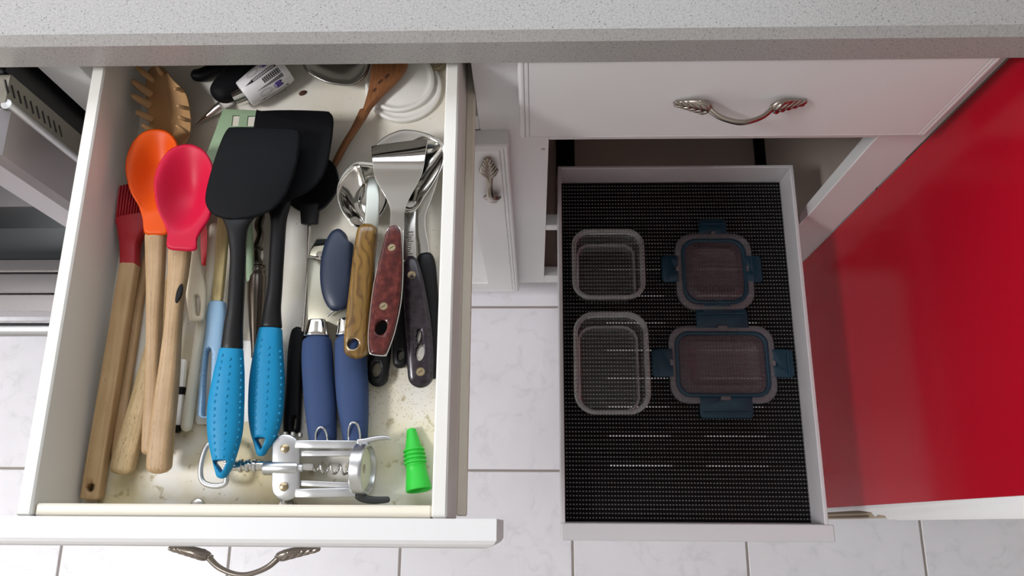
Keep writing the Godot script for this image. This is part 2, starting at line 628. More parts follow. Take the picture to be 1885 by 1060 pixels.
func doodles() -> StandardMaterial3D:   # black line drawings of towers and a violet car on a white sleeve; u runs round, v along
	var w := 512
	var h := 256
	var im := Image.create(w, h, false, Image.FORMAT_RGB8)
	im.fill(Color("e6e2e4"))
	var k := Color("1c1a1e")
	for s in 4:
		var x := s * 128
		im.fill_rect(Rect2i(x + 8, 60, 16, 150), k)                     # a tall tower with a clock
		im.fill_rect(Rect2i(x + 11, 70, 10, 130), Color("d8d4d6"))
		for y in range(76, 200, 10): im.fill_rect(Rect2i(x + 11, y, 10, 3), k)
		for y in range(20, 62): im.fill_rect(Rect2i(x + 16 - (y - 20) / 6, y, 1 + (y - 20) / 3, 1), k)
		im.fill_rect(Rect2i(x + 34, 110, 26, 100), k)                   # a block with window rows
		for y in range(116, 204, 12):
			for q in 3: im.fill_rect(Rect2i(x + 37 + q * 8, y, 4, 7), Color("d8d4d6"))
		for y in range(60, 210):                                        # a spired roof
			if y % 4 < 2: im.fill_rect(Rect2i(x + 72 - (y - 60) / 18, y, 3 + (y - 60) / 9, 2), k)
		for t in 240:                                                   # a wheel
			var an := TAU * t / 240.0
			for q in [26.0, 20.0]: im.set_pixel(x + 104 + int(cos(an) * q * 0.8), clampi(90 + int(sin(an) * q * 1.4), 0, h - 1), k)
		im.fill_rect(Rect2i(x + 86, 150, 36, 34), Color("5b4a9e"))      # a violet car
		im.fill_rect(Rect2i(x + 92, 140, 22, 14), Color("5b4a9e"))
		im.fill_rect(Rect2i(x + 95, 143, 7, 9), Color("d8d4e6")); im.fill_rect(Rect2i(x + 104, 143, 7, 9), Color("d8d4e6"))
		im.fill_rect(Rect2i(x + 90, 180, 8, 10), k); im.fill_rect(Rect2i(x + 110, 180, 8, 10), k)
	var m := mat("ffffff", 0.35)
	m.albedo_texture = tex(im)
	m.uv1_scale = Vector3(1, 20.5, 1)
	return m

func boxes(lo: Vector3, hi: Vector3, b := 0.0) -> Sh:
	return Sh.new().box(V(minf(lo.x, hi.x), minf(lo.y, hi.y), minf(lo.z, hi.z)), V(maxf(lo.x, hi.x), maxf(lo.y, hi.y), maxf(lo.z, hi.z)), b)

func frame(lo: Vector3, hi: Vector3, ilo: Vector2, ihi: Vector2) -> Sh:   # an upright board (facing z) with a rectangular opening
	var s := Sh.new()
	var r := []
	for k in 4:
		var z: float = hi.z if k < 2 else lo.z
		var a := Vector2(lo.x, lo.y) if k == 0 or k == 3 else ilo
		var b := Vector2(hi.x, hi.y) if k == 0 or k == 3 else ihi
		r.append(PackedVector3Array([V(a.x, a.y, z), V(b.x, a.y, z), V(b.x, b.y, z), V(a.x, b.y, z)]))
	for i in 4:
		for j in 4: s.quad(r[i][j], r[i][(j + 1) % 4], r[(i + 1) % 4][(j + 1) % 4], r[(i + 1) % 4][j], -1)
	s.done()
	return s

func front(lo: Vector3, hi: Vector3, prof: Array, top := 1.0, low := 1.0) -> Sh:   # a door or drawer front with routed steps: inset, height of each step
	var s := Sh.new()
	var r := [PackedVector3Array([V(lo.x, lo.y, lo.z), V(hi.x, lo.y, lo.z), V(hi.x, hi.y, lo.z), V(lo.x, hi.y, lo.z)])]
	for i in range(0, prof.size(), 2):
		var d: float = prof[i]
		var z: float = hi.z + prof[i + 1]
		r.append(PackedVector3Array([V(lo.x + d, lo.y + d * low, z), V(hi.x - d, lo.y + d * low, z), V(hi.x - d, hi.y - d * top, z), V(lo.x + d, hi.y - d * top, z)]))
	s.rings(r, -1)
	return s

const ROUTED := [0, -3, 1, -1, 3, 0, 5, 0, 5.8, -1.3, 6.6, 0, 9.4, 0, 10.2, -1.3, 11, 0]

const SKY := 0.8
const EXPOSURE := 0.88
const DAY := 1.3     # daylight through the window
const LAMP := 6.4    # ceiling lamp
const LX := -1850.0  # where the ceiling lamp hangs
const LZ := 420.0

# ---- room, worktop, cabinets

func _ready() -> void:
	# camera
	var cam := Camera3D.new()
	cam.name = "camera"
	cam.fov = 39.098
	cam.near = 0.02
	cam.transform = Transform3D(Basis(Vector3(0.99960385, -0.02742947, -0.00630612), Vector3(0.00166819, 0.28140562, -0.95958746), Vector3(0.02809556, 0.9591968, 0.2813399)).orthonormalized(), Vector3(0, 1.5, 0))
	add_child(cam)
	# sky beyond the window, exposure
	var env := Environment.new()
	env.background_mode = Environment.BG_COLOR
	env.background_color = Color(0.86, 0.93, 1.0)
	env.background_energy_multiplier = SKY
	env.tonemap_mode = Environment.TONE_MAPPER_LINEAR
	env.tonemap_exposure = EXPOSURE
	env.sdfgi_enabled = true; env.ssao_enabled = true; env.ssil_enabled = true
	var we := WorldEnvironment.new()
	we.name = "world"
	we.environment = env
	add_child(we)
	# daylight of the window over the worktop, and the ceiling lamp
	var day := AreaLight3D.new()
	day.name = "window_daylight"
	day.area_size = Vector2(2.0, 0.8)
	day.light_color = Color(0.94, 0.965, 1.0)
	day.light_energy = DAY
	day.shadow_enabled = true
	day.area_range = 8.0
	day.area_attenuation = 2.0
	add_child(day)
	day.transform = Transform3D(Basis.looking_at(Vector3(0.0, -0.25, 1.0)), Vector3(-0.45, 1.72, -1.0))
	make_materials()
	room()
	lamp()
	worktop()
	drawer_unit()
	tray_unit()
	red_door()
	oven()
	utensils_left()
	utensils_middle()
	utensils_right()
	drawer_back_things()
	containers()
	await drill_all()

func room() -> void:
	# floor: grout bed with each tile laid on it
	structure("floor", boxes(V(-2600, -60, -1150), V(2400, -1.6, 2700)), M.grout)
	var fl := get_node("floor")
	var r := RandomNumberGenerator.new(); r.seed = 77
	for i in range(-6, 5):
		for j in range(-1, 2):
			var x0 := 66.0 + 304.5 * i + 2.0
			var z0 := -402.0 + 306.0 * j + 2.0
			if z0 < -720 or (j > 1) and absi(i) > 4: continue
			var s := boxes(V(x0, -12, z0), V(x0 + 300.5, 0, z0 + 302), 1.2)
			var o := Vector2(r.randf(), r.randf())
			var turn := r.randi_range(0, 3) * PI / 2
			for k in s.uv.size(): s.uv[k] = o + (Vector2(s.v[k].x - x0, s.v[k].z - z0) / 620.0).rotated(turn)
			part(fl, "tile", s, M.tile)
	structure("ceiling", boxes(V(-2600, 2800, -1150), V(2400, 2900, 2700)), M.wall)
	structure("wall_back", frame(V(-2600, -60, -1150), V(2400, 2900, -1040), Vector2(-1500, 1300), Vector2(600, 2140)), M.wall_tile)
	structure("wall_left", boxes(V(-2700, -60, -1150), V(-2600, 2900, 2700)), M.wall)
	structure("wall_right", boxes(V(2400, -60, -1150), V(2500, 2900, 2700)), M.wall)
	structure("wall_front", boxes(V(-2700, -60, 2700), V(2500, 2900, 2800)), M.wall)
	structure("window_1", frame(V(-1500, 1300, -1110), V(600, 2140, -1070), Vector2(-1450, 1350), Vector2(550, 2090)), M.white)
	var w := get_node("window_1")
	part(w, "mullion", boxes(V(-470, 1340, -1105), V(-430, 2100, -1075), 3), M.white)
	part(w, "pane", boxes(V(-1460, 1340, -1092), V(-460, 2100, -1088)), M.window_glass)
	part(w, "pane", boxes(V(-440, 1340, -1092), V(560, 2100, -1088)), M.window_glass)

func lamp() -> void:
	var t := thing("ceiling_lamp", "square white ceiling lamp with a warm glowing panel", "lamp", V(LX, 2800, LZ))
	part(t, "frame", frame2(V(LX - 330, 2750, LZ - 330), V(LX + 330, 2800, LZ + 330), 30), M.white)
	part(t, "diffuser", boxes(V(LX - 300, 2762, LZ - 300), V(LX + 300, 2775, LZ + 300), 3), M.lamp)
	var a := AreaLight3D.new()
	a.name = "ceiling_lamp_light"
	a.area_size = Vector2(0.58, 0.58)
	a.area_range = 8.0
	a.area_attenuation = 2.0
	a.light_color = Color(0.985, 0.988, 1.0)
	a.light_energy = LAMP
	a.shadow_enabled = true
	add_child(a)
	a.transform = Transform3D(Basis.looking_at(Vector3.DOWN, Vector3.FORWARD), V(LX, 2755, LZ) * 0.001)

func frame2(lo: Vector3, hi: Vector3, w: float) -> Sh:   # a level ring
	var s := Sh.new()
	var r := []
	for k in 4:
		var y: float = hi.y if k < 2 else lo.y
		var d: float = 0.0 if k == 0 or k == 3 else w
		r.append(PackedVector3Array([V(lo.x + d, y, lo.z + d), V(hi.x - d, y, lo.z + d), V(hi.x - d, y, hi.z - d), V(lo.x + d, y, hi.z - d)]))
	for i in 4:
		for j in 4: s.quad(r[i][j], r[i][(j + 1) % 4], r[(i + 1) % 4][(j + 1) % 4], r[(i + 1) % 4][j], -1)
	s.done()
	return s

func worktop() -> void:
	# one long slab; its front edge is chamfered at the top
	var s := Sh.new()
	var prof := [V(0, 900, -1040), V(0, 900, -405), V(0, 893, -397.6), V(0, 861, -397.6), V(0, 860, -398.6), V(0, 860, -1040)]
	var r := []
	for x in [-1500.0, 1900.0]:
		var q := PackedVector3Array()
		for p in prof: q.append(V(x, p.y, p.z))
		r.append(q)
	s.rings(r, -1)
	single("worktop", s, M.granite, "grey speckled stone worktop with a sloped front edge above both drawers", "worktop", V(200, 860, -720))

func pull(parent: Node3D, c: Vector3, along: Vector3, out: Vector3, label := "") -> void:
	# antique bow handle with leaf-shaped feet, one mesh of overlapping cast lobes for each foot
	var up := out.cross(along).normalized()
	var fr := Transform3D(Basis(along, up, out), c)
	var bow := Sh.new()
	bow.sweep([-37, 0, 4, 5.5, 2.5, -31, 0, 9, 4.6, 2.6, -22, 0, 17, 3.6, 2.4, -11, 0, 22, 3.8, 2.2, 0, 0, 24, 4.2, 2.2, 11, 0, 22, 3.8, 2.2, 22, 0, 17, 3.6, 2.4, 31, 0, 9, 4.6, 2.6, 37, 0, 4, 5.5, 2.5], 3, 2.0, 14, 4, Vector3(0, 0, 1))
	var h := part(parent, "handle", bow.moved(fr), M.nickel, label)
	for sx in [-1.0, 1.0]:
		var w := Sh.new()
		var mir := Transform3D(Basis(Vector3(sx, 0, 0), Vector3(0, 1, 0), Vector3(0, 0, 1)), Vector3.ZERO)
		var core := Sh.new()
		core.sweep([28, 0, 10, 5, 3.4, 35, 0.8, 7.5, 10, 4, 43, 1.0, 5.5, 10, 4, 54, 0.4, 3.5, 6, 3, 65, 0, 2.4, 2.0, 2.0], 3, 2.0, 12, 3, Vector3(0, 0, 1))
		for k in 5:
			var u := 35.0 + 5.6 * k
			var hw := 10.0 - 1.6 * k
			for sy in [-1.0, 1.0]:
				core.sweep([u - 3.5, sy * 0.6, 11.4 - 1.5 * k, 1.7, 1.7, u + 1.5, sy * hw * 0.62, 9.8 - 1.4 * k, 2.7 - 0.2 * k, 2.2, u + 6.4, sy * hw * 1.08, 4.4 - 0.45 * k, 1.2, 1.5], 1.2, 2.0, 8, 2, Vector3(0, 0, 1))
		for k in 3:
			core.sweep([28.5 + k * 1.8, -5.4, 8.8 - k, 1.0, 1.0, 27.5 + k * 1.8, 0, 11.6 - k * 1.4, 1.0, 1.2, 28.5 + k * 1.8, 5.4, 8.8 - k, 1.0, 1.0], 0.8, 2.0, 8, 3, Vector3(0, 0, 1))
		part(h, "leaf_foot", core.moved(mir).moved(fr), M.nickel)

func open_tray(lo: Vector3, hi: Vector3, th: float, back_th: float, b := 1.0) -> Array:
	return [boxes(V(lo.x, lo.y, lo.z), V(lo.x + th, hi.y, hi.z), b), boxes(V(hi.x - th, lo.y, lo.z), V(hi.x, hi.y, hi.z), b), boxes(V(lo.x + th, lo.y, lo.z), V(hi.x - th, hi.y, lo.z + back_th), b)]

func carcass(t: Node3D, x0: float, x1: float) -> void:
	part(t, "side_panel", boxes(V(x0, 100, -1030), V(x0 + 16, 858, -438)), M.inside)
	part(t, "side_panel", boxes(V(x1 - 16, 100, -1030), V(x1, 858, -438)), M.inside)
	part(t, "back_panel", boxes(V(x0 + 16, 100, -1030), V(x1 - 16, 858, -1022)), M.inside)
	part(t, "bottom_panel", boxes(V(x0 + 16, 103, -1022), V(x1 - 16, 121, -438)), M.inside)
	part(t, "plinth", boxes(V(x0, 0, -470), V(x1, 100, -455)), M.white)

func drawer_unit() -> void:
	var t := thing("base_cabinet", "white base cabinet whose utensil drawer is pulled out above a closed door", "cabinet", V(-250, 0, -720), "white base cabinets under the worktop")
	carcass(t, -478, -22)
	part(t, "stile", boxes(V(-478, 103, -438), V(-438, 858, -420), 1), M.white)
	part(t, "stile", boxes(V(-60, 103, -438), V(-21.5, 858, -420)), M.white)
	part(t, "rail", boxes(V(-438, 690, -438), V(-60, 720, -420), 1), M.white)
	part(t, "rail", boxes(V(-438, 103, -438), V(-60, 141, -420), 1), M.white)
	part(t, "rail", boxes(V(-438, 851, -438), V(-60, 858, -420), 1), M.white)
	var d := part(t, "door", front(V(-451, 112, -420), V(-28.5, 689, -400), ROUTED + [52, 0, 53, -2, 74, -6]), M.white)
	pull(d, V(-53, 600, -400), Vector3.UP, Vector3.BACK, "nickel bow handle standing upright")
	# the drawer: two sides, a back, a low front board, a bottom, the overlay front with its handle, and the slides
	var g := open_tray(V(-411, 762, -500), V(-69, 845, -5), 12, 12, 1.5)
	var w := part(t, "drawer", g[0], M.rim)
	part(w, "drawer_side", g[1], M.rim)
	part(w, "drawer_back", g[2], M.rim)
	part(w, "front_board", boxes(V(-398.5, 764, -15), V(-81.5, 841, -5), 1.4), M.cream)
	var bt := boxes(V(-399, 764, -488), V(-81, 772, -16))
	for k in bt.uv.size(): bt.uv[k] = Vector2((bt.v[k].x + 405) / 330.0, (bt.v[k].z + 490) / 480.0)
	part(w, "drawer_bottom", bt, M.drawer_floor)
	var f := part(w, "drawer_front", front(V(-452, 712, -5), V(-29.5, 855, 17), [0, -6, 2, -3.2, 5, -1.2, 10, 0, 13, 0, 14.2, -1.6, 15.4, 0, 20, 0, 21.2, -1.6, 22.4, 0]), M.white)
	pull_sub(w, V(-246, 786, 17), Vector3.RIGHT, Vector3.BACK)
	for x in [-419.5, -69.0]:
		part(w, "drawer_slide", boxes(V(x, 752, -490), V(x + 8.5, 765, -8), 1), M.cream)
	for p in [V(-295.8, 773, -15), V(-217.2, 773, -15.9)]:
		part(w, "screw_cap", Sh.new().lathe(p, Vector3.UP, [0, 6.5, 1.5, 6, 2.6, 3.5, 3, 0]), M.steel)

func pull_sub(parent: Node3D, c: Vector3, along: Vector3, out: Vector3) -> void:
	# the same handle as a sub-part: bow and feet side by side under the drawer
	var k := parent.get_child_count()
	pull(parent, c, along, out, "nickel bow handle on the drawer front")
	var h: Node3D = parent.get_child(k)
	for f in h.get_children():
		h.remove_child(f); parent.add_child(f, true)

func tray_unit() -> void:
	var t := thing("base_cabinet", "white base cabinet with a closed top drawer and a shallow tray drawer pulled out", "cabinet", V(205, 0, -720), "white base cabinets under the worktop")
	carcass(t, -21, 440)
	part(t, "stile", boxes(V(-21.5, 103, -438), V(16, 858, -420)), M.white)
	part(t, "stile", boxes(V(383, 103, -438), V(440, 858, -420), 1), M.white)
	part(t, "rail", boxes(V(16, 664, -438), V(383, 858, -420), 1), M.white)
	part(t, "rail", boxes(V(16, 371, -438), V(383, 391, -420), 1), M.white)
	part(t, "rail", boxes(V(16, 103, -438), V(383, 142, -420), 1), M.white)
	part(t, "screw_hole", Sh.new().lathe(V(10.1, 641, -416.1) * V(1, 1, 0) + V(0, 0, -420.5), Vector3.BACK, [0, 2.5, 1.0, 2.2, 1.2, 0], 10), M.inside)
	for x in [60.0, 425.0]:
		part(t, "shelf_strip", boxes(V(x - 20, 121, -1000), V(x + 14, 128, -470), 1), M.black)
	var d := part(t, "drawer", front(V(-15.5, 709, -420), V(415.5, 857, -400), ROUTED, 0.05, 0.3), M.white)
	pull(d, V(200.5, 786, -400), Vector3.RIGHT, Vector3.BACK, "nickel bow handle with leaf-shaped ends")
	# the tray: thin sides, perforated bottom with two columns of slots, a flat front rail
	var g := open_tray(V(32.5, 396, -487), V(361.5, 450, -4), 5, 4, 0.8)
	var w := part(t, "drawer", g[0], M.tray, "shallow grey metal tray drawer")
	part(w, "drawer_side", g[1], M.tray)
	part(w, "drawer_back", g[2], M.tray)
	part(w, "front_rail", boxes(V(32.5, 398, -4), V(367.5, 450, 17), 1.2), M.tray)
	var slots := []
	for i in 2:
		for k in 11:   # two columns of slots, in line with the liner's cells
			var z := -476.7 + 5.5471 * roundf((-464.5 + 38.5 * k + 476.7) / 5.5471)
			slots.append(boxes(V([98.0, 227.0][i], 390, z - 2.2), V([181.0, 309.0][i], 403, z + 2.2)))
	part(w, "drawer_bottom", boxes(V(37, 396.5, -484), V(357, 398, -4)), M.tray_floor, "", slots)

func red_door() -> void:
	var t := thing("cabinet_door", "glossy red panel at right angles beside the tray drawer, its white front edge chipped", "panel", V(450, 110, -215))
	part(t, "red_face", boxes(V(440, 112, -419), V(443, 858, -29), 0.6), M.red)
	part(t, "core_board", boxes(V(443, 112, -419), V(458, 858, -12), 0.6), M.white)
	# the white edge trim ends in a break; below it the layered board shows
	part(t, "edge_trim", upright(440.0, [-29, 858, -9, 858, -9, 470, -10.5, 452, -9.5, 440, -11, 431, -15, 428, -17, 405, -14, 396, -20, 385, -23, 340, -22, 112, -29, 112]), M.white, "white edge trim broken off at its lower end")
	part(t, "broken_core", boxes(V(442.3, 112, -25), V(446, 440, -12.5), 0.4), M.chip)
	for k in 4:
		part(t, "board_layer", boxes(V(440.7 + 0.4 * k, 112, -25.5 + 3.0 * k), V(446, 432 - 20 * k, -23.2 + 3.0 * k), 0.4), M.chip if k % 2 == 0 else M.chip_dark)

func oven() -> void:
	var t := thing("oven", "free-standing steel oven left of the utensil drawer, its glass door folded down", "oven", V(-790, 0, -660))
	part(t, "body", boxes(V(-1090, 90, -1020), V(-486, 856, -396), 2), M.oven_dark)
	part(t, "vent_strip", boxes(V(-500, 440, -396), V(-481, 852, -367), 1), M.oven_vent)
	for k in 10:
		var y := 859.0 - 9.7 * k
		part(t, "vent_slot", Sh.new().sweep([-481, y + 0.5, -386, 0.9, 0.9, -481, y - 7.5, -376.5, 0.9, 0.9], 0.8, 4.0, 8, 2, Vector3.RIGHT), M.oven_dark)
	part(t, "side_panel", boxes(V(-520, 440, -367), V(-479, 852, -311), 6), M.oven_steel)
	part(t, "control_panel", boxes(V(-1090, 640, -395), V(-522, 852, -350), 4), M.oven_dark)
	part(t, "corner_bead", Sh.new().lathe(V(-481.5, 442, -366), Vector3.UP, [0, 0, 0.5, 5, 409, 5, 409.5, 0], 16), M.satin, "bright rounded steel corner")
	var d := part(t, "door", boxes(V(-1085, 415, -425), V(-490, 448, -335), 2), M.oven_dark)
	part(d, "glass", boxes(V(-1070, 448, -424), V(-500, 451, -350), 1), M.oven_glass)
	part(d, "metal_edge", boxes(V(-1085, 425, -350), V(-490, 455, -331), 2), M.oven_steel)
	part(d, "metal_edge", boxes(V(-1085, 420, -330), V(-490, 452, -302), 2), M.oven_steel)
	part(d, "metal_edge", boxes(V(-1085, 418, -301), V(-490, 450, -276), 2), M.oven_steel)
	part(d, "door_handle", Sh.new().lathe(V(-1070, 447, -252), Vector3.RIGHT, [0, 0, 0.5, 9, 2, 11, 578, 11, 580, 9, 580.5, 0], 20), M.satin, "round brushed bar handle")
	for x in [-1040.0, -560.0]:
		part(d, "handle_post", boxes(V(x, 440, -277), V(x + 14, 452, -252), 2), M.oven_steel)

func upright(x: float, zy: Array, thick := 3.0) -> Sh:   # a flat sheet cut to an outline, standing on edge in the plane across x
	var o := []
	for i in range(0, zy.size(), 2): o.append_array([zy[i], 0, zy[i + 1]])
	return Sh.new().plate(o, thick, 0.3, 1).moved(Transform3D(Basis(V(0, 0, 1), V(-1, 0, 0), V(0, 1, 0)), V(x, 0, 0)))

# ---- what lies in the utensil drawer, left to right

func hole(c: Vector3, r: float, squash := 1.0, turn := 0.0) -> Sh:   # a round or oval cutter standing upright
	var s := Sh.new().lathe(V(0, -60, 0), Vector3.UP, [0, r, 120, r], 20)
	return s.moved(Transform3D(Basis(Vector3.UP, turn) * Basis(V(1, 0, 0), V(0, 1, 0), V(0, 0, squash)), c))

func utensils_left() -> void:
	# spaghetti server
	var t := thing("spaghetti_server", "tan pronged spaghetti server at the back left of the open drawer", "spaghetti server", V(-376.4, 774, -408.7))
	part(t, "bowl", Sh.new().bowl([-383.6, 797, -433.3, -370.8, 797, -435.6, -358, 797, -421.5, -344.4, 797, -407.5, -337.9, 797, -389.5, -334.6, 797, -370.7, -336.5, 797, -355.6, -346.6, 797, -347.6, -359.8, 797, -351.1, -369.7, 797, -361.6, -376, 797, -376.9, -380.7, 797, -395.9, -384.3, 797, -413.9], 14, 2.5, 4), M.tan)
	for p in [[-376.3, 797, -419.9, 2.7, 2, -382.9, 803, -424.2, 3.2, 2, -391.1, 808, -430.3, 2.1, 1.5], [-368.6, 797, -427.1, 2.7, 2, -370.5, 803, -429.5, 2.1, 2, -373.5, 808, -436.2, 1.6, 1.5], [-377, 796, -404.8, 4.3, 2, -386.4, 803, -410.4, 3.7, 2, -392.7, 809, -414.7, 2.3, 1.6], [-376.5, 795, -393.4, 4.3, 2, -384.4, 803, -396.1, 3.7, 2, -391, 809, -398.7, 2.3, 1.6], [-371.7, 796, -377.4, 4, 2, -379, 803, -379.6, 3.4, 2, -384.8, 808, -381, 2.2, 1.6], [-365.5, 797, -362.2, 3.7, 2, -371.7, 803, -365, 3.1, 2, -377, 808, -367, 2.1, 1.6]]:
		part(t, "prong", Sh.new().sweep(p, 2.0, 2.4, 10, 4), M.tan)
	for p in [[-346.7, 797, -408.7, 2.7, 1.8, -345.7, 806, -405.9, 2.6, 1.8, -348.6, 811, -403, 1.8, 1.4], [-338.4, 797, -389.6, 2.7, 1.8, -339, 806, -385.8, 2.6, 1.8, -343.2, 812, -384.8, 1.8, 1.4], [-335.8, 797, -376.6, 2.6, 1.8, -335.9, 806, -372.9, 2.6, 1.8, -340.2, 812, -373.2, 1.8, 1.4], [-335.7, 797, -362.5, 2.6, 1.8, -336, 806, -361.4, 2.6, 1.8, -341.2, 812, -364, 1.8, 1.4]]:
		part(t, "prong", Sh.new().sweep(p, 2.0, 2.4, 10, 4, Vector3.BACK), M.tan)
	part(t, "handle", Sh.new().sweep([-355.2, 791, -352.9, 4.8, 3, -358.9, 782, -304.3, 4.2, 3.4, -365.2, 776.6, -253.4, 4.7, 3.4, -372.3, 776, -218.3, 5.6, 3.6, -373, 776, -170.9, 5.8, 3.6, -373.3, 775.8, -115.2, 5.7, 3.4, -371.9, 775.6, -66.5, 5.3, 3.4, -371.1, 775.6, -51.3, 5.1, 3.2], 7, 3.0, 16), M.pale_wood)

	# pastry brush
	t = thing("pastry_brush", "red silicone pastry brush with a long square wooden handle lying against the drawer's left side", "pastry brush", V(-390.3, 774, -125.4))
	part(t, "ferrule", Sh.new().sweep([-381.1, 790, -281, 16.3, 6, -379.8, 790, -272.2, 16.2, 6, -380.8, 789.5, -262.5, 12.3, 6.4, -381.3, 788, -253.3, 9, 6.8, -379.3, 788, -237.1, 8.1, 6.6, -378.5, 788, -229.6, 8.4, 6.6], 1.5, 4.0, 24), M.red_silicone)
	for k in 12:
		var f := (k - 5.5) / 5.5
		var a: Vector3 = V(-380.7, 790, -279.9) + V(f * 14.4, 0, 0)
		part(t, "bristle", Sh.new().sweep([a.x, a.y, a.z + 3, 1.15, 5.2, a.x + f * 1.0, a.y + 0.5, a.z - 18, 1.1, 4.6, a.x + f * 1.5, a.y + 1, a.z - 36 + 5.0 * absf(f), 0.9, 3.0], 2.0, 3.0, 8, 2), M.red_silicone)
	part(t, "handle", Sh.new().sweep([-378, 789, -233.5, 7.9, 6, -379.3, 788, -199, 8, 6, -380.1, 787.5, -165.6, 8, 6, -381.3, 786.6, -123.3, 8.1, 6, -383.5, 784, -79.9, 8.2, 6, -385.6, 781, -51.8, 8.3, 6, -387.1, 779, -18.9, 8.4, 6], 3, 7.0, 24, 6, Vector3.UP, 2.0), M.pale_wood, "pale square wooden handle", [hole(V(-386.8, 784, -29.7), 4)])

	# wooden spatula under the spoons
	t = thing("wooden_spatula", "beech-handled spatula with dark red head, mostly hidden under the pink and orange spoons", "spatula", V(-359.6, 774, -86))
	part(t, "handle", Sh.new().sweep([-360.2, 785.5, -40.4, 10.4, 5, -359.6, 785.5, -52.5, 10.7, 5.6, -355.9, 785, -79.9, 10.1, 5.4, -352.6, 783.6, -111.5, 8.8, 5, -349.1, 782.6, -149, 7.4, 5, -342.3, 782, -195.4, 6.6, 5, -335.3, 782, -237.8, 6.2, 5, -333.2, 782, -255.2, 6.2, 4.6], 6, 3.2, 18), M.rough_beech)
	part(t, "head", Sh.new().plate([-331.9, 786, -250, -336.9, 786, -269.1, -336.9, 786, -308.1, -329.8, 786, -319.4, -315.8, 786, -318.2, -306.8, 786, -308, -302.5, 786, -274.5, -303.6, 786, -251.5, -309.3, 786, -233.2, -317, 786, -237.6, -324.4, 786, -247.3], 6, 2.4, 4), M.red_silicone)

	# orange spoon
	t = thing("spoon", "orange silicone spoon with a wooden handle, beside the pink one", "spoon", V(-356.8, 774, -176.6), "")
	part(t, "bowl", Sh.new().spoon([-371.6, 813, -356.3, -360, 813, -359.4, -347.6, 813, -356.1, -338.4, 813, -345.3, -333.2, 813, -328.5, -331.7, 813, -307.4, -333.5, 813, -285.7, -335.4, 813, -268.5, -335.2, 813, -255.3, -345.6, 813, -253.7, -356.4, 813, -255.4, -360.2, 813, -268.6, -365.6, 813, -282.1, -374.6, 813, -295.7, -380.9, 813, -311, -383.6, 813, -322.7, -383.2, 813, -334.9, -379.7, 813, -346.7], V(-356.8, 813, -315.8), V(23.3, 0, 45.6), 17, 2.6), M.orange)
	part(t, "neck", Sh.new().sweep([-350.3, 809, -275.5, 9.5, 3, -349.8, 807.5, -266.4, 10, 5, -348.6, 807, -256, 10.8, 6], 2, 3.0, 18, 4), M.orange)
	part(t, "handle", Sh.new().sweep([-349.3, 806.5, -259.3, 10, 5.2, -347.4, 806.4, -242.9, 9.2, 5.6, -343.9, 805, -209.5, 7.9, 6, -341.5, 801, -170, 6.6, 6.2, -338.4, 796, -121.7, 6.5, 6.4, -336.9, 791.5, -84, 7.2, 6.6, -335.9, 788, -57, 7.4, 6], 5, 2.8, 18), M.beech)

	# pink spoon
	t = thing("spoon", "pink-red silicone spoon with a scorched wooden handle, beside the orange spoon", "spoon", V(-338.7, 774, -155.9), "")
	part(t, "bowl", Sh.new().spoon([-333.5, 836, -325.1, -326.1, 836, -329.9, -317.3, 836, -331.8, -308.6, 836, -329.8, -299.3, 836, -323.2, -291.9, 836, -310.8, -288.1, 836, -294.3, -287.1, 836, -275.9, -288.7, 836, -260.4, -294.2, 836, -249.2, -297.5, 836, -240, -297.4, 836, -230.9, -309.4, 836, -230.5, -322.3, 836, -233, -323.7, 836, -244.2, -327.4, 836, -254.4, -336.4, 836, -271, -341.6, 836, -291.4, -342.1, 836, -302.6, -340, 836, -313.3], V(-314.6, 836, -289.2), V(26.3, 0, 44.8), 18, 2.6), M.pink)
	part(t, "neck", Sh.new().sweep([-314.6, 829, -250.8, 12.1, 2.5, -314.5, 828, -244, 12.1, 6, -314.6, 826, -234.5, 12.3, 7], 2, 3.0, 18, 4), M.pink)
	var hd := part(t, "handle", Sh.new().sweep([-316, 825, -237.9, 10.2, 6, -316.1, 822, -214.4, 8.9, 6.2, -317, 819, -190.3, 7.4, 6.4, -317.3, 816, -166.4, 7.2, 6.6, -318.2, 812, -142.9, 8.1, 6.8, -319.4, 808, -119.6, 9.1, 7, -321.9, 802, -82.7, 10.3, 7, -323.2, 797, -53.1, 10.5, 7, -322.9, 795, -40.9, 10, 6.4], 6, 3.0, 20), M.beech)
	part(hd, "scorch_mark", Sh.new().sweep([-309.5, 826.5, -202, 1.4, 0.5, -311.8, 825.2, -193, 3.3, 0.7, -314.6, 824, -183.9, 1.4, 0.5], 3, 2.0, 12, 4), M.black, "black scorch mark")

	# cream slotted handle
	t = thing("cream_ladle", "cream plastic utensil with a slotted handle end sticking out under the pink spoon", "ladle", V(-312.6, 790, -214))
	part(t, "handle", Sh.new().sweep([-312.7, 806, -287.4, 3.5, 2.6, -311.7, 805, -261.9, 3.3, 2.8, -310.9, 804, -243.7, 3.7, 3, -309.7, 802.5, -223.2, 5.7, 3.2, -307.7, 801, -205.5, 8.9, 3.4, -305.9, 800, -190.4, 8.4, 3.4, -303.8, 799, -173.5, 6.1, 3.2], 3, 3.0, 18), M.cream_plastic, "", [Sh.new().plate([-307.6, 804, -196.5, -305.7, 804, -198.5, -302.7, 804, -197, -300.8, 804, -188.3, -300.6, 804, -180.3, -302.6, 804, -178.8, -305, 804, -180.3, -306.7, 804, -188.3], 70, 0.1, 3).moved(Transform3D(Basis.IDENTITY, V(0, 35, 0)))])
	part(t, "head", Sh.new().plate([-319, 806, -280.4, -323, 806, -305, -320.7, 806, -320.5, -313.4, 806, -320.4, -306.5, 806, -304.9, -304.7, 806, -280.3, -310.4, 806, -276.5], 3, 1.2, 4), M.cream_plastic)

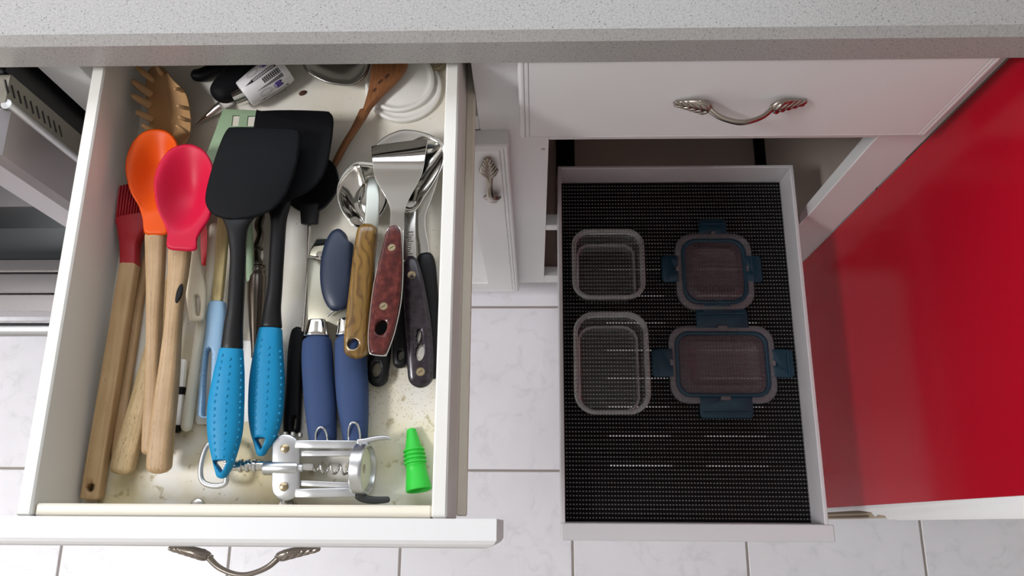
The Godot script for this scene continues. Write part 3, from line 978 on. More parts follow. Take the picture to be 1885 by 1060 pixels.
	# ivory spoon with a long round handle
	t = thing("ivory_spoon", "ivory plastic spoon with a long plain round handle left of the pale blue handle", "spoon", V(-310.8, 774, -155.9))
	part(t, "handle", Sh.new().sweep([-310.6, 780, -78.7, 5.1, 4.6, -309.7, 781, -95, 5, 4.8, -307.5, 784, -123.8, 4.7, 4.8, -304.5, 788, -163, 4.6, 4.6, -300.9, 792, -197.8, 5, 4.4, -298.4, 794, -223.2, 5.5, 4.2, -297.7, 796, -246.4, 6.6, 3.6, -297.9, 797, -270.2, 8.6, 3], 5, 2.2, 18), M.ivory)
	part(t, "bowl", Sh.new().bowl([-305.6, 799, -264.1, -307.6, 799, -285.9, -305.1, 799, -305.1, -296.4, 799, -310.7, -286.9, 799, -305, -282.3, 799, -285.7, -285.6, 799, -268.3, -293.9, 799, -259.8], 8, 2, 4), M.ivory)

	# pale blue handle on a wooden stick
	t = thing("wooden_brush", "square wooden stick set in a pale blue plastic handle, left of the front black spatula", "brush", V(-296.5, 774, -150.8))
	part(t, "stick", Sh.new().sweep([-288.4, 801, -282.2, 6.1, 3.6, -289.5, 799, -261.4, 5.3, 3.6, -289.5, 796, -227.8, 4.8, 3.6, -289.8, 793, -194.4, 4.3, 3.6], 1, 6.0, 16), M.strip_wood)
	part(t, "handle", Sh.new().sweep([-289.9, 793, -195.9, 7.2, 5, -289.6, 792, -182.3, 8.9, 5.2, -289.3, 790.5, -164.9, 8.6, 5.2, -290.1, 789, -145.2, 9.3, 5, -291.6, 786.5, -118.5, 8.5, 4.8, -293, 784.5, -98.4, 7, 4.6, -293.9, 783.5, -89.8, 5.8, 4], 3, 3.0, 20, 6, Vector3.UP, 2.0), M.pale_blue, "pale blue plastic handle with an oval slot", [Sh.new().plate([-295.7, 788, -146.9, -294.2, 788, -151.4, -291.3, 788, -151.9, -289.5, 788, -146.9, -288.6, 788, -128.1, -288.4, 788, -108.5, -289.1, 788, -93.1, -291.3, 788, -91.2, -294.3, 788, -92.1, -295.2, 788, -103.7, -296, 788, -128.1], 70, 0.1, 3).moved(Transform3D(Basis.IDENTITY, V(0, 35, 0)))])

	# small black and white peeler end
	t = thing("peeler", "thin white and black handle half hidden behind the pink spoon's handle", "peeler", V(-322.4, 774, -105.7))
	part(t, "handle", Sh.new().sweep([-321.5, 779, -144.7, 4, 3.4, -321.5, 778, -124.9, 4.2, 3.6, -320.7, 777.5, -100.3, 4.2, 3.6, -320.3, 777, -82.9, 3.9, 3.4], 3, 2.6, 16), M.white_plastic)
	part(t, "band", Sh.new().sweep([-320.6, 778.2, -118.9, 4.4, 4, -320.4, 778, -111.5, 4.4, 4], 0.5, 2.6, 16), M.black)
	part(t, "end_cap", Sh.new().sweep([-320.3, 777, -85.8, 4.2, 3.8, -320.2, 776.8, -77.6, 3.4, 3.4], 3, 2.6, 16), M.black)

	# white flexible board under the handles
	t = thing("plastic_lid", "flat translucent white plastic lid lying under the two blue-handled spatulas", "lid", V(-269.8, 773, -123.3))
	part(t, "sheet", Sh.new().plate([-313.4, 775, -159.8, -312.6, 775, -161.9, -273.2, 775, -162.9, -233.7, 775, -163.4, -231, 775, -160.8, -227.4, 775, -125.5, -224.7, 775, -93.1, -226.4, 775, -90.1, -265.4, 775, -87.1, -302.7, 775, -85.6, -305.9, 775, -88, -310.4, 775, -125.4], 2.2, 0.9, 1), M.white_plastic)

func grip_bumps(t: Node3D, rows: Array) -> void:   # rubber dots in rows, far too small to pick apart
	var s := Sh.new()
	for r in rows:
		for i in range(0, r.size(), 3):
			s.ball(V(r[i], r[i + 1], r[i + 2]), V(1.4, 0.9, 1.4), Basis.IDENTITY, 6)
	var o := part(t, "grip_dots", s, M.blue)
	o.set_meta("kind", "stuff")

func bump_row(a: Vector3, b: Vector3, c: Vector3, n: int) -> Array:   # along a quadratic arc through three points
	var r := []
	for i in n:
		var f := float(i) / (n - 1)
		var p := a.lerp(b, f).lerp(b.lerp(c, f), f)
		r.append_array([p.x, p.y, p.z])
	return r

func on_handle(s: Array, across: float, from: float, to: float, count: int) -> Array:   # dots on the upper side of a swept handle
	var r := []
	var n := s.size() / 5
	var lens := []
	var total := 0.0
	for k in n - 1:
		lens.append(Vector2(s[k * 5 + 5] - s[k * 5], s[k * 5 + 7] - s[k * 5 + 2]).length())
		total += lens[k]
	for i in count:
		var want: float = total * lerpf(from, to, float(i) / (count - 1))
		var k := 0
		while k < n - 2 and want > lens[k]:
			want -= lens[k]; k += 1
		var g: float = want / lens[k]
		var q := []
		for c in 5: q.append(lerpf(s[k * 5 + c], s[k * 5 + 5 + c], g))
		var d := Vector3(s[k * 5 + 5] - s[k * 5], 0, s[k * 5 + 7] - s[k * 5 + 2]).normalized()
		var side := d.cross(Vector3.UP)
		var e := 2.4
		var h: float = pow(maxf(1.0 - pow(absf(across), e), 0.0), 1.0 / e)
		var p = V(q[0], q[1] + q[4] * h, q[2]) + side * q[3] * across
		r.append_array([p.x, p.y, p.z])
	return r

func utensils_middle() -> void:
	# sage spatula, lowest of the stack
	var t := thing("slotted_turner", "sage green slotted plastic turner under the two black spatulas", "turner", V(-300.3, 774, -371.7))
	part(t, "blade", Sh.new().plate([-298.1, 812, -381.5, -261.2, 812, -378.9, -237.9, 812, -375.8, -247.6, 812, -345.1, -260.1, 812, -314.1, -280.4, 812, -312, -302.7, 812, -319.3, -310, 812, -320.4, -311.4, 812, -323.2, -306.5, 812, -343.9, -302.3, 812, -362], 2.2, 0.9, 1), M.sage, "", [boxes(V(-287.7, 812, -362.5) - V(0, 30, 0), V(-281.1, 812, -373.9) + V(0, 30, 0)), boxes(V(-273.1, 812, -362.3) - V(0, 30, 0), V(-265.8, 812, -373.2) + V(0, 30, 0))])
	part(t, "handle", Sh.new().sweep([-275, 808, -326, 8.2, 2.4, -271.7, 800, -296.2, 5.1, 3, -268.1, 790, -256.5, 4.1, 3, -264.1, 784, -215.7, 4, 3], 3, 2.6, 14), M.sage)

	# black turner behind
	t = thing("turner", "black silicone turner with dotted blue grip, its head half under the uppermost black spatula", "turner", V(-249.1, 774, -229.4), "black silicone tools with dotted blue grips")
	part(t, "blade", Sh.new().plate([-263.5, 819, -373.4, -258.5, 819, -375.3, -230.6, 819, -375.9, -198.5, 819, -374.5, -192.7, 819, -372.5, -189.2, 819, -366.5, -188.8, 819, -353.5, -189.1, 819, -343.4, -191.5, 819, -318.9, -197.4, 819, -303.4, -206.6, 819, -292.7, -220.1, 819, -285.8, -231.6, 819, -280.6, -247.6, 819, -280.6, -256.3, 819, -298.9, -263.6, 819, -331.8], 3.4, 1.5, 3), M.black_soft)
	part(t, "neck", Sh.new().sweep([-239.4, 815, -291.9, 17, 1.6, -235.1, 814, -280.5, 12, 3.5, -233.7, 813, -266.5, 7.2, 5.5, -233.3, 811, -238.4, 6.6, 6, -233.2, 808, -204.4, 6.5, 6, -234.8, 805, -184, 7.8, 6.4, -234.8, 803, -166.5, 9.9, 7], 2, 2.4, 20), M.black_nylon)
	var g2 := [-235.3, 803, -169, 9.9, 7.2, -235.6, 802, -155.8, 11.6, 8, -235.9, 801, -145.2, 13, 8.8, -235.6, 799, -121.3, 15.3, 9.6, -234.8, 797, -93, 14.9, 9.6, -234.6, 796, -74.4, 11.3, 8.4, -235.9, 795, -62.4, 5.6, 6, -236.2, 794.5, -56, 3, 4.5]
	var gr := part(t, "grip", Sh.new().sweep(g2, 2.5, 2.4, 24), M.blue, "blue rubber grip with rows of raised dots", [Sh.new().plate([-240.9, 799, -71.3, -231.7, 799, -71.3, -232.2, 799, -67.1, -234.8, 799, -61.6, -235.9, 799, -61.6, -239.3, 799, -67.1], 70, 0.1, 3).moved(Transform3D(Basis.IDENTITY, V(0, 35, 0)))])
	grip_bumps(gr, [on_handle(g2, -0.22, 0.18, 0.80, 12), on_handle(g2, 0.42, 0.12, 0.80, 14), on_handle(g2, -0.92, 0.2, 0.84, 13)])

	# black spatula in front
	t = thing("spatula", "black silicone spatula, uppermost of two, its dotted blue grip reaching over the corkscrew loop", "spatula", V(-282.2, 774, -197.5), "black silicone tools with dotted blue grips")
	part(t, "blade", Sh.new().plate([-280.7, 838, -346.9, -275.8, 838, -348.5, -261.3, 838, -348.6, -225.6, 838, -347, -216.5, 838, -345.3, -213.1, 838, -340.1, -212.9, 838, -322.2, -216, 838, -299.9, -222.5, 838, -278.9, -232.4, 838, -267.1, -242.6, 838, -262, -253.6, 838, -259, -268.8, 838, -258, -282.8, 838, -261.7, -291, 838, -270, -293.9, 838, -282.4, -290.8, 838, -309.3, -285.4, 838, -335.2], 3.6, 1.7, 3), M.black_soft)
	part(t, "neck", Sh.new().sweep([-263, 834, -268.3, 22.2, 1.6, -263.6, 833, -260.4, 14.5, 3.2, -263.5, 832, -251.6, 9.6, 5, -262.7, 830, -239.5, 7.5, 6, -261.4, 828, -222.5, 6.7, 6.2, -260.8, 824, -183.9, 6.9, 6.2, -261.9, 821, -165.1, 8, 6.6, -262.2, 818, -144.1, 9.4, 7], 2, 2.4, 20), M.black_nylon)
	var g := [-262.8, 818, -147.4, 9.7, 7.2, -263, 817, -134.7, 11.5, 8, -263.3, 816, -123.1, 13.1, 8.8, -264.3, 813, -97.8, 15.3, 9.8, -263.2, 811, -72.7, 14.3, 9.6, -262.6, 809, -50.2, 8.9, 7.6, -263.2, 808, -41.3, 5.5, 6, -263.5, 807.5, -36.4, 3.2, 4.5]
	gr = part(t, "grip", Sh.new().sweep(g, 2.5, 2.4, 24), M.blue, "blue rubber grip with rows of raised dots", [Sh.new().plate([-269.6, 812, -50.9, -258.1, 812, -51.3, -258.8, 812, -46.9, -261.7, 812, -41.5, -263.5, 812, -41.5, -267.3, 812, -46.4], 70, 0.1, 3).moved(Transform3D(Basis.IDENTITY, V(0, 35, 0)))])
	part(gr, "peg_hole", Sh.new().lathe(V(-265.1, 823.6, -142), Vector3.UP, [0, 1.7, 0.6, 1.5, 0.8, 0], 12), M.black)
	grip_bumps(gr, [on_handle(g, -0.22, 0.11, 0.84, 14), on_handle(g, 0.42, 0.08, 0.84, 16), on_handle(g, -0.92, 0.1, 0.86, 15)])

	# silver cutlery handle
	t = thing("carving_fork", "tarnished silver carving fork with a turned ornate handle between the two black necks", "fork", V(-260.6, 774, -218.7))
	var ax: Vector3 = V(-255.8, 779, -154.9) - V(-262, 781, -247.7)
	part(t, "handle", Sh.new().lathe(V(-262.4, 781, -251.5), ax, [0, 0.5, 0.6, 5.2, 2.2, 5.4, 3.4, 3.6, 9, 3.2, 13, 4.4, 16, 5.6, 17, 7.2, 18.6, 7.3, 19.4, 6, 21, 6, 22, 7.8, 24.4, 8, 25.4, 7, 27, 7.4, 30, 8.4, 50, 8, 75, 6, 96, 3.8, 106, 3.4, 108, 0.5], 20), M.silver)
	part(t, "shank", Sh.new().sweep([-265.3, 781, -304.2, 2.6, 2, -261.9, 781, -284.5, 3.6, 2.4, -263.5, 781, -273.5, 4.1, 3, -261, 781, -264.1, 3.1, 3, -262.6, 781, -253.1, 3.6, 4, -262.3, 781, -249.9, 2.6, 4], 1, 2.2, 14), M.silver)

	# black skimmer with a wire shank
	t = thing("skimmer", "black nylon ladle with thin steel shank and slim black handle, half under the turner", "ladle", V(-216.2, 774, -273.1))
	part(t, "bowl", Sh.new().bowl([-240.9, 796, -331.4, -228.5, 796, -339.8, -207.6, 796, -339.7, -192.8, 796, -331.1, -186.7, 796, -316.9, -186.8, 796, -304.1, -193.2, 796, -291.5, -201.8, 796, -283.3, -216, 796, -281.2, -232.4, 796, -292.2, -241.3, 796, -311.7], 13, 2.2, 4), M.black_nylon)
	part(t, "collar", Sh.new().sweep([-211.7, 794, -290.7, 10.2, 4, -211.8, 792, -281.6, 8.7, 4, -211.7, 790, -270.4, 7.9, 3.8], 1.2, 4.0, 18), M.black_nylon)
	part(t, "shank", Sh.new().sweep([-212.5, 789, -274, 1.6, 1.5, -211.6, 785, -225.9, 1.6, 1.5, -212.7, 781, -180, 1.6, 1.5, -213.3, 780, -168.9, 1.6, 1.5], 1, 2.4, 12), M.chrome)
	part(t, "handle", Sh.new().sweep([-215.6, 778, -174, 4, 4, -217.1, 777.6, -169.5, 7, 4.4, -218.1, 777.4, -150.2, 7.7, 4.6, -217.3, 777.2, -115.3, 7.4, 4.6, -216.8, 777, -90.9, 7.8, 4.6, -216.1, 777, -76.5, 7.2, 4.4], 4, 3.0, 18), M.black, "", [hole(V(-213.9, 777, -86.1), 2, 3.6)])

	# can opener
	t = thing("can_opener", "can opener with two navy handles, chrome ferrules and a large navy turning knob", "can opener", V(-188.5, 774, -176.5))
	part(t, "jaw_plate", Sh.new().plate([-211.4, 792, -237.4, -203.5, 792, -236.8, -191.4, 792, -237.3, -171.3, 792, -223.6, -167.8, 792, -192.5, -168.2, 792, -176.2, -178.9, 792, -172.1, -187.5, 792, -176.2, -193.9, 792, -175.2, -206, 792, -177.2, -208.4, 792, -202.8], 2.5, 0.6, 1), M.plate, "satin steel plate")
	part(t, "cutter_plate", Sh.new().plate([-208, 797, -241, -204.3, 797, -252.1, -202, 797, -254.8, -182.3, 797, -255.8, -179.9, 797, -250.4, -181.1, 797, -237.7, -195, 797, -235.7, -207.3, 797, -237.8], 2.5, 0.6, 1), M.plate)
	part(t, "cutter_slot", Sh.new().plate([-207, 797.6, -242.9, -201.7, 797.6, -253.2, -182.1, 797.6, -254.8, -187.8, 797.6, -248.7, -203.8, 797.6, -246.6], 1, 0.3, 1), M.black)
	part(t, "cutting_wheel", Sh.new().lathe(V(-197.8, 795, -238.5), Vector3.UP, [0, 4.2, 1.4, 4.6, 1.6, 4.2, 2.6, 2.5, 3.4, 2.2, 3.5, 0], 24), M.chrome)
	part(t, "knob", Sh.new().sweep([-172.6, 806, -255.1, 7, 4, -176.8, 806, -250.4, 11.9, 6, -178.8, 806, -234.7, 14.8, 7, -178.4, 806, -214, 15.2, 7, -176.2, 806, -196.2, 13.1, 6.6, -173.5, 805.5, -182.8, 7.7, 4.6], 4, 2.2, 26, 6, Vector3.UP), M.navy_knob, "navy turning knob")
	part(t, "rivet", Sh.new().lathe(V(-183, 811, -205.9), Vector3.UP, [0, 3, 1.2, 2.6, 1.8, 0], 14), M.navy_knob)
	part(t, "lever_wire", Sh.new().sweep([-187.1, 797, -180, 1.2, 1.2, -182.2, 798, -183.8, 1.1, 1.2, -166.5, 799, -196.1, 1.1, 1.2], 0.8, 2.0, 10), M.steel)
	for k in 2:
		var fe: Array = [[-197.7, 788, -179.2, 8.7, 7.4, -197.6, 788, -171.1, 10.4, 8.4, -197.4, 788, -162, 12.3, 9.6], [-170.4, 788, -180.7, 8.7, 7.4, -169.4, 788, -172.1, 10.4, 8.4, -168.3, 788, -163, 12.3, 9.6]][k]
		part(t, "ferrule", Sh.new().sweep(fe, 1.5, 2.4, 22), M.chrome, "chrome ferrule")
		var hs: Array = [[-197.5, 788, -164.5, 12.3, 9.8, -195.9, 788, -148, 13.7, 10.8, -193.7, 788, -128.2, 13.8, 11, -189.7, 787.5, -101.6, 13.7, 11, -186.8, 787, -80.2, 12.4, 10.4, -184.6, 786.5, -65.2, 11.4, 9.6], [-168.4, 788, -165.5, 12.3, 9.8, -165.9, 788, -148, 13.9, 10.8, -163.1, 788, -123.4, 14.5, 11, -160.7, 787.5, -101.7, 13.7, 11, -157.8, 787, -80.3, 11.4, 10.4, -156.5, 786.5, -65.3, 9.9, 9.6]][k]
		var hh := part(t, "handle", Sh.new().sweep(hs, 6, 2.4, 24), M.navy, "navy rubber handle")
		var w: Array = [[-189.6, 795, -69.1, 0.9, 1, -188.8, 799, -75.6, 0.9, 1, -186.4, 801.5, -79.5, 0.9, 1, -183.4, 802, -80.2, 0.9, 1, -180.7, 801, -78.2, 0.9, 1, -179.3, 798, -73.4, 0.9, 1, -179.4, 794, -68.3, 0.9, 1], [-161, 795, -69.2, 0.9, 1, -160.7, 799, -78, 0.9, 1, -158.8, 801.5, -83.3, 0.9, 1, -156, 802, -84.4, 0.9, 1, -152.8, 801, -82.5, 0.9, 1, -151.2, 798, -76.3, 0.9, 1, -151.1, 794, -69.3, 0.9, 1]][k]
		part(hh, "hanging_loop", Sh.new().sweep(w, 0.8, 2.0, 10, 4, V(0, 0.3, 1)), M.chrome)

	corkscrew()

func corkscrew() -> void:
	var t := thing("corkscrew", "silver winged corkscrew lying across the front of the drawer", "corkscrew", V(-204.3, 772, -48.5))
	var y := 793.0
	var zc := -46.5
	part(t, "opener_loop", loop([-275.7, 793, -63.8, 2.4, 2, -283.6, 793, -66.1, 2.4, 2, -287.3, 793, -56.8, 2.4, 2, -288.2, 793, -43.9, 2.3, 2, -285.8, 793, -35.7, 2.3, 2, -280.2, 793, -32.1, 2.3, 2, -272.1, 793, -31.1, 2.3, 2, -265.8, 793, -33.1, 2.3, 2, -264.9, 793, -38.6, 2.3, 2, -265.8, 793, -46.8, 2.3, 2, -268.5, 793, -58.3, 2.4, 2]), M.satin)
	part(t, "shaft", Sh.new().lathe(V(-267.4, 793, -48.2), Vector3.RIGHT, [0, 3.6, 10, 4.6, 12, 4.4, 13, 5.8, 15.4, 5.8, 16.4, 4.4, 18, 4.4, 19, 5.8, 21.4, 5.8, 22.4, 4.4, 24, 4.4, 25, 5.8, 27.4, 5.8, 28.4, 4.4, 36, 4.4], 18), M.chrome)
	part(t, "barrel", Sh.new().lathe(V(-233.2, 793, -46.5), Vector3.RIGHT, [0, 5.8, 0.6, 6.3, 29, 6.3, 30, 5.8, 30.2, 4.2, 34, 4.2, 34.2, 0], 20), M.satin)
	part(t, "body_plate", Sh.new().plate([-226.9, 797, -63.6, -225.9, 797, -68.7, -222.5, 797, -72.9, -215.8, 797, -75.3, -208.8, 797, -73, -204.7, 797, -68.8, -202.8, 797, -63.7, -201.5, 797, -46.8, -200.2, 797, -30.6, -201.1, 797, -25.2, -204.5, 797, -21.2, -211, 797, -19.1, -217.9, 797, -21.1, -222, 797, -25.1, -223.9, 797, -30.4, -225.3, 797, -46.7], 3, 0.8, 2), M.satin)
	part(t, "body_plate", Sh.new().plate([-230.4, 786, -64.6, -229.5, 786, -69.8, -226, 786, -74.1, -219.2, 786, -76.4, -212, 786, -74.1, -207.9, 786, -69.9, -206, 786, -64.7, -204.6, 786, -47.5, -203.3, 786, -31, -204.3, 786, -25.6, -207.7, 786, -21.5, -214.3, 786, -19.4, -221.3, 786, -21.4, -225.5, 786, -25.5, -227.4, 786, -30.9, -228.9, 786, -47.4], 3, 0.8, 2), M.satin)
	for p in [V(-215.2, 797, -62.8), V(-213.4, 797, -30.6)]:
		part(t, "rivet", Sh.new().lathe(p + V(0, -17, 0), Vector3.UP, [0, 3.2, 17, 3.2, 17, 3.9, 19.2, 3.5, 20.0, 2.2, 20.3, 0], 18), M.brass)
	# levers
	var up_arm := part(t, "lever", bar(V(-206.9, 795, -66.4), V(-153.5, 795, -66.2), 3.7, 2.4), M.satin)
	part(up_arm, "lever_tip", Sh.new().sweep([-154.1, 795, -68.3, 2.8, 2.4, -146.7, 795, -69.4, 2.5, 2.2, -139.2, 795, -71.3, 2.2, 2.2, -130.8, 795, -72.3, 1.9, 2, -124.3, 794, -71.5, 1.4, 1.6], 1.6, 3.0, 14), M.satin)
	for k in 4:
		part(up_arm, "gear_tooth", boxes(V(-229.1, 790, -74.6) + V(4.0 + 6.5 * k, 0, -1.6 - 1.2 * sin(PI * (k + 0.5) / 4.0)), V(-229.1, 790, -74.6) + V(7.0 + 6.5 * k, 5, 2.0), 0.6), M.brushed)
	var low_arm := part(t, "lever", bar(V(-203.5, 795, -25.2), V(-151.6, 795, -26.4), 3.9, 2.4), M.satin)
	part(low_arm, "lever_tip", Sh.new().sweep([-152.2, 794, -24.7, 2.8, 3, -146.2, 793, -21.6, 3.4, 3, -136.1, 792, -20.1, 3.2, 3, -123.3, 791, -20.9, 2.5, 2.6], 2, 3.0, 16), M.charcoal, "dark grey grip tip")
	part(t, "guide_rail", bar(V(-205.9, 793, -58.5), V(-154, 793, -59), 2.4, 1.6), M.satin)
	part(t, "guide_rail", bar(V(-203.9, 793, -33.9), V(-153.3, 793, -31.9), 2.4, 1.6), M.satin)
	# worm
	part(t, "worm_holder", boxes(V(-200.9, 790, -44.5), V(-189.8, 796, -49.9), 0.8), M.steel)
	var hx := []
	var a0: Vector3 = V(-191.7, 793, -46.4)
	var a1: Vector3 = V(-151.3, 793, -44.6)
	var L := a0.distance_to(a1)
	var d := (a1 - a0).normalized()
	var u := d.cross(Vector3.UP).normalized()
	for i in 65:
		var f := i / 64.0
		var an := f * TAU * 4.6
		var r := 3.6 * smoothstep(0.0, 0.12, f)
		var p: Vector3 = a0 + d * L * f + (Vector3.UP * cos(an) + u * sin(an)) * r
		hx.append_array([p.x, p.y, p.z, 1.15, 1.15])
	part(t, "worm", Sh.new().sweep(hx, 0.8, 2.0, 10, 2, V(0.3, 1, 0.1)), M.chrome)
	# ring that sits on the bottle, with its seal
	var c := V(-153.5, 793.8, -46.1)
	var axis := V(1.0, 0.12, 0.02)
	part(t, "bottle_ring", Sh.new().lathe(c, axis, [0, 17, 0.2, 20.4, 1.2, 21.6, 8.5, 21.8, 10.6, 21.6, 11.4, 20.8, 11.4, 19.2, 9.0, 18.6, 4.0, 18.2, 3.6, 17, 0, 17], 36), M.satin)
	part(t, "ring_seal", Sh.new().lathe(c + axis.normalized() * 4.2, axis, [0, 18.1, 3.2, 18.1, 3.2, 4.2, 0, 4.2, 0, 18.1], 32), M.ivory, "pale plastic disc inside the ring")

func bar(a: Vector3, b: Vector3, hw: float, ht: float) -> Sh:
	return Sh.new().sweep([a.x, a.y, a.z, hw, ht, b.x, b.y, b.z, hw, ht], 0.7, 7.0, 16, 3, Vector3.UP, 0.5)

func loop(s: Array, n := 12, up := Vector3.UP) -> Sh:   # a closed bent bar
	var pts := []
	var w: float = s[3]
	var h: float = s[4]
	for i in range(0, s.size(), 5): pts.append_array([s[i], s[i + 1], s[i + 2]])
	var p := Sh.smooth(pts, 5)
	var rr := []
	for i in p.size():
		var tg := (p[(i + 1) % p.size()] - p[(i - 1 + p.size()) % p.size()]).normalized()
		var side := tg.cross(up).normalized()
		var nn := side.cross(tg)
		var q := PackedVector3Array()
		for j in n:
			var an := TAU * j / n
			q.append(p[i] + side * w * cos(an) + nn * h * sin(an))
		rr.append(q)
	return Sh.new().rings(rr, 1, false, true)

func utensils_right() -> void:
	# wide steel serving spoon whose plum handle lies at the right
	var t := thing("serving_spoon", "large steel serving spoon with a dark plum handle, its bowl behind the steel turner", "serving spoon", V(-120.8, 774, -272.7))
	part(t, "bowl", Sh.new().bowl([-150.8, 806, -340.1, -143.1, 806, -351.9, -131, 806, -358.6, -120.7, 806, -360.3, -105.1, 806, -357.3, -91.4, 806, -350.4, -85, 806, -341.3, -85.5, 806, -325.7, -92.6, 806, -309.1, -102.6, 806, -291.7, -110.2, 806, -279.4, -121.3, 806, -279.4, -133.3, 806, -298.4, -145.6, 806, -320.5], 11, 1.6, 4, 2.4), M.chrome)
	part(t, "neck", Sh.new().sweep([-116.4, 801, -289.6, 6.6, 1.4, -115.8, 803, -275.2, 6.5, 1.6, -115.2, 804, -258.8, 6.2, 1.7, -113.5, 804, -231, 6.2, 1.7], 1, 5.0, 16), M.steel, "steel neck with an engraved script word")
	var tm := TextMesh.new()
	var sf := SystemFont.new(); sf.font_names = PackedStringArray(["Droid Serif"]); sf.font_italic = true
	tm.font = sf; tm.text = "Upland"; tm.font_size = 16; tm.pixel_size = 0.00042; tm.depth = 0.0002
	var tx := MeshInstance3D.new(); tx.name = "engraving"; tx.mesh = tm; tx.material_override = M.silver
	t.add_child(tx)
	tx.position = (V(-113.9, 805.9, -246.5) - (org[t] as Vector3)) * 0.001
	tx.basis = Basis(V(0, 0, 1), V(1, 0, 0), V(0, 1, 0))
	var hd := part(t, "handle", Sh.new().sweep([-113.4, 804, -235.2, 4.9, 4, -111.9, 804, -226.9, 7.1, 5.4, -108.9, 804, -209.4, 9.3, 6.6, -106.1, 803, -189.4, 10.9, 7, -103.5, 802, -169.7, 11.8, 7, -101.6, 800, -150.4, 12, 6.8, -100.4, 798, -131.4, 11.5, 6.4, -100.1, 796, -115.3, 10, 5.6], 9, 3.4, 24), M.plum, "dark plum plastic handle", [hole(V(-100.5, 806, -145.3), 4, 1.9, -0.05), hole(V(-102.1, 806, -159.9), 2.1, 3.0, -0.05)])
	for p in [V(-110.2, 809.9, -214.7), V(-99.7, 804.2, -128.3)]:
		part(hd, "screw", screw(p, 3.9), M.brass)
		part(hd, "screw_slot", screw_slot(p, 3.0), M.black)

	# black-handled fork with a curved steel shank at the right wall
	t = thing("curved_server", "steel server with a curved shank and matte black handle against the drawer's right side", "server", V(-98.3, 774, -197.3))
	part(t, "blade", Sh.new().sweep([-91.7, 798, -330.6, 2.6, 1, -94.7, 797, -323.2, 5.7, 1.1, -100, 796, -310.9, 8.7, 1.2, -105.2, 795, -294.7, 8.7, 1.3, -107.8, 794, -278.7, 6.6, 1.5, -106.3, 793, -262.9, 5.8, 1.6, -103.4, 792, -249.8, 5.8, 1.6, -102.1, 791, -236.9, 6, 1.6], 4, 3.0, 18), M.steel)
	part(t, "handle", Sh.new().sweep([-102.4, 790, -243.1, 6, 4, -100.5, 790, -231.9, 8.8, 5.2, -98.2, 789, -211.3, 9, 5.6, -94.7, 788, -188.3, 7.7, 5.6, -92.8, 787, -163.2, 6.4, 5.4, -91.5, 786, -143.5, 5.9, 5.2, -90.7, 785, -125, 5.3, 4.4], 5, 2.8, 20), M.black_nylon)

	# black handles further down
	t = thing("steel_spoon", "utensil with a black handle whose round eye shows below the red marbled handle", "spoon", V(-141.9, 774, -156))
	part(t, "handle", Sh.new().sweep([-138.2, 781, -227, 4.6, 4, -138.2, 780.5, -195.5, 7, 4.4, -139.7, 780, -164.8, 9.4, 4.8, -141.1, 779.5, -142.3, 10.1, 5, -141.2, 779, -119, 8.8, 4.4], 8, 2.6, 22), M.black_nylon, "", [hole(V(-142.8, 784, -134.4), 4.7, 1.5)])
	part(t, "shank", Sh.new().sweep([-137.4, 784, -263.6, 4.1, 1.6, -138.2, 782.5, -242.5, 3.6, 1.8, -138.1, 781.5, -222.6, 3.5, 1.8], 1, 4.0, 14), M.steel)
	t = thing("black_spoon", "black utensil with a rounded handle end, mostly hidden between the red marbled and plum handles", "spoon", V(-124.3, 774, -176.5))
	part(t, "handle", Sh.new().sweep([-125.7, 779, -238.3, 4.6, 4, -124.2, 778.5, -196.1, 6, 4.4, -123, 778.5, -165.2, 7, 4.6, -121.8, 778, -136.1, 6.6, 4.2], 6, 2.6, 20), M.black_nylon, "", [hole(V(-121.7, 779, -147.4), 3, 1.6)])

	# ladle with the wood-grained handle
	t = thing("ladle", "steel ladle with a glossy yellow-brown wood-patterned handle", "ladle", V(-165, 774, -207.9))
	part(t, "bowl", Sh.new().bowl([-157.2, 806, -327.2, -144.7, 806, -323.3, -136.9, 806, -309.4, -135.9, 806, -290.3, -142.2, 806, -274.2, -152.7, 806, -265.1, -164.1, 806, -262, -172.1, 806, -270.5, -180, 806, -282.4, -184.1, 806, -298.7, -180.5, 806, -313.5, -169.5, 806, -326.2], 30, 1.6, 4, 3.0), M.chrome)
	part(t, "neck", Sh.new().sweep([-148.5, 814, -308.1, 4, 1.2, -147.6, 818, -296, 6.2, 1.4, -146.9, 819.5, -279.4, 6.4, 1.6, -147, 819.5, -263.6, 6.6, 1.8, -148, 818, -250.1, 6.3, 1.8], 3, 4.0, 16), M.brushed, "satin steel neck strap")
	hd = part(t, "handle", Sh.new().sweep([-149.9, 819, -260.7, 8.3, 7, -150.2, 818.5, -251, 9.5, 8, -151.8, 818, -230.6, 9.8, 8.4, -153.1, 816, -200.4, 10.6, 8.6, -154.7, 813, -171.4, 11, 8.6, -155.2, 811, -152.9, 11.4, 8.4, -155.2, 809, -138.3, 10.4, 7.6], 8, 2.8, 26), M.olive, "wood-patterned resin handle", [hole(V(-157.3, 817, -150.1), 5.4)])
	part(hd, "eyelet", loop(circle(V(-157.2, 817.5, -150), 5.6, 0.9), 8), M.brass)

	# turner with the red marbled handle
	t = thing("steel_turner", "polished steel turner with a red-brown marbled handle, on top of the pile beside the ladle", "turner", V(-138, 774, -229.2))
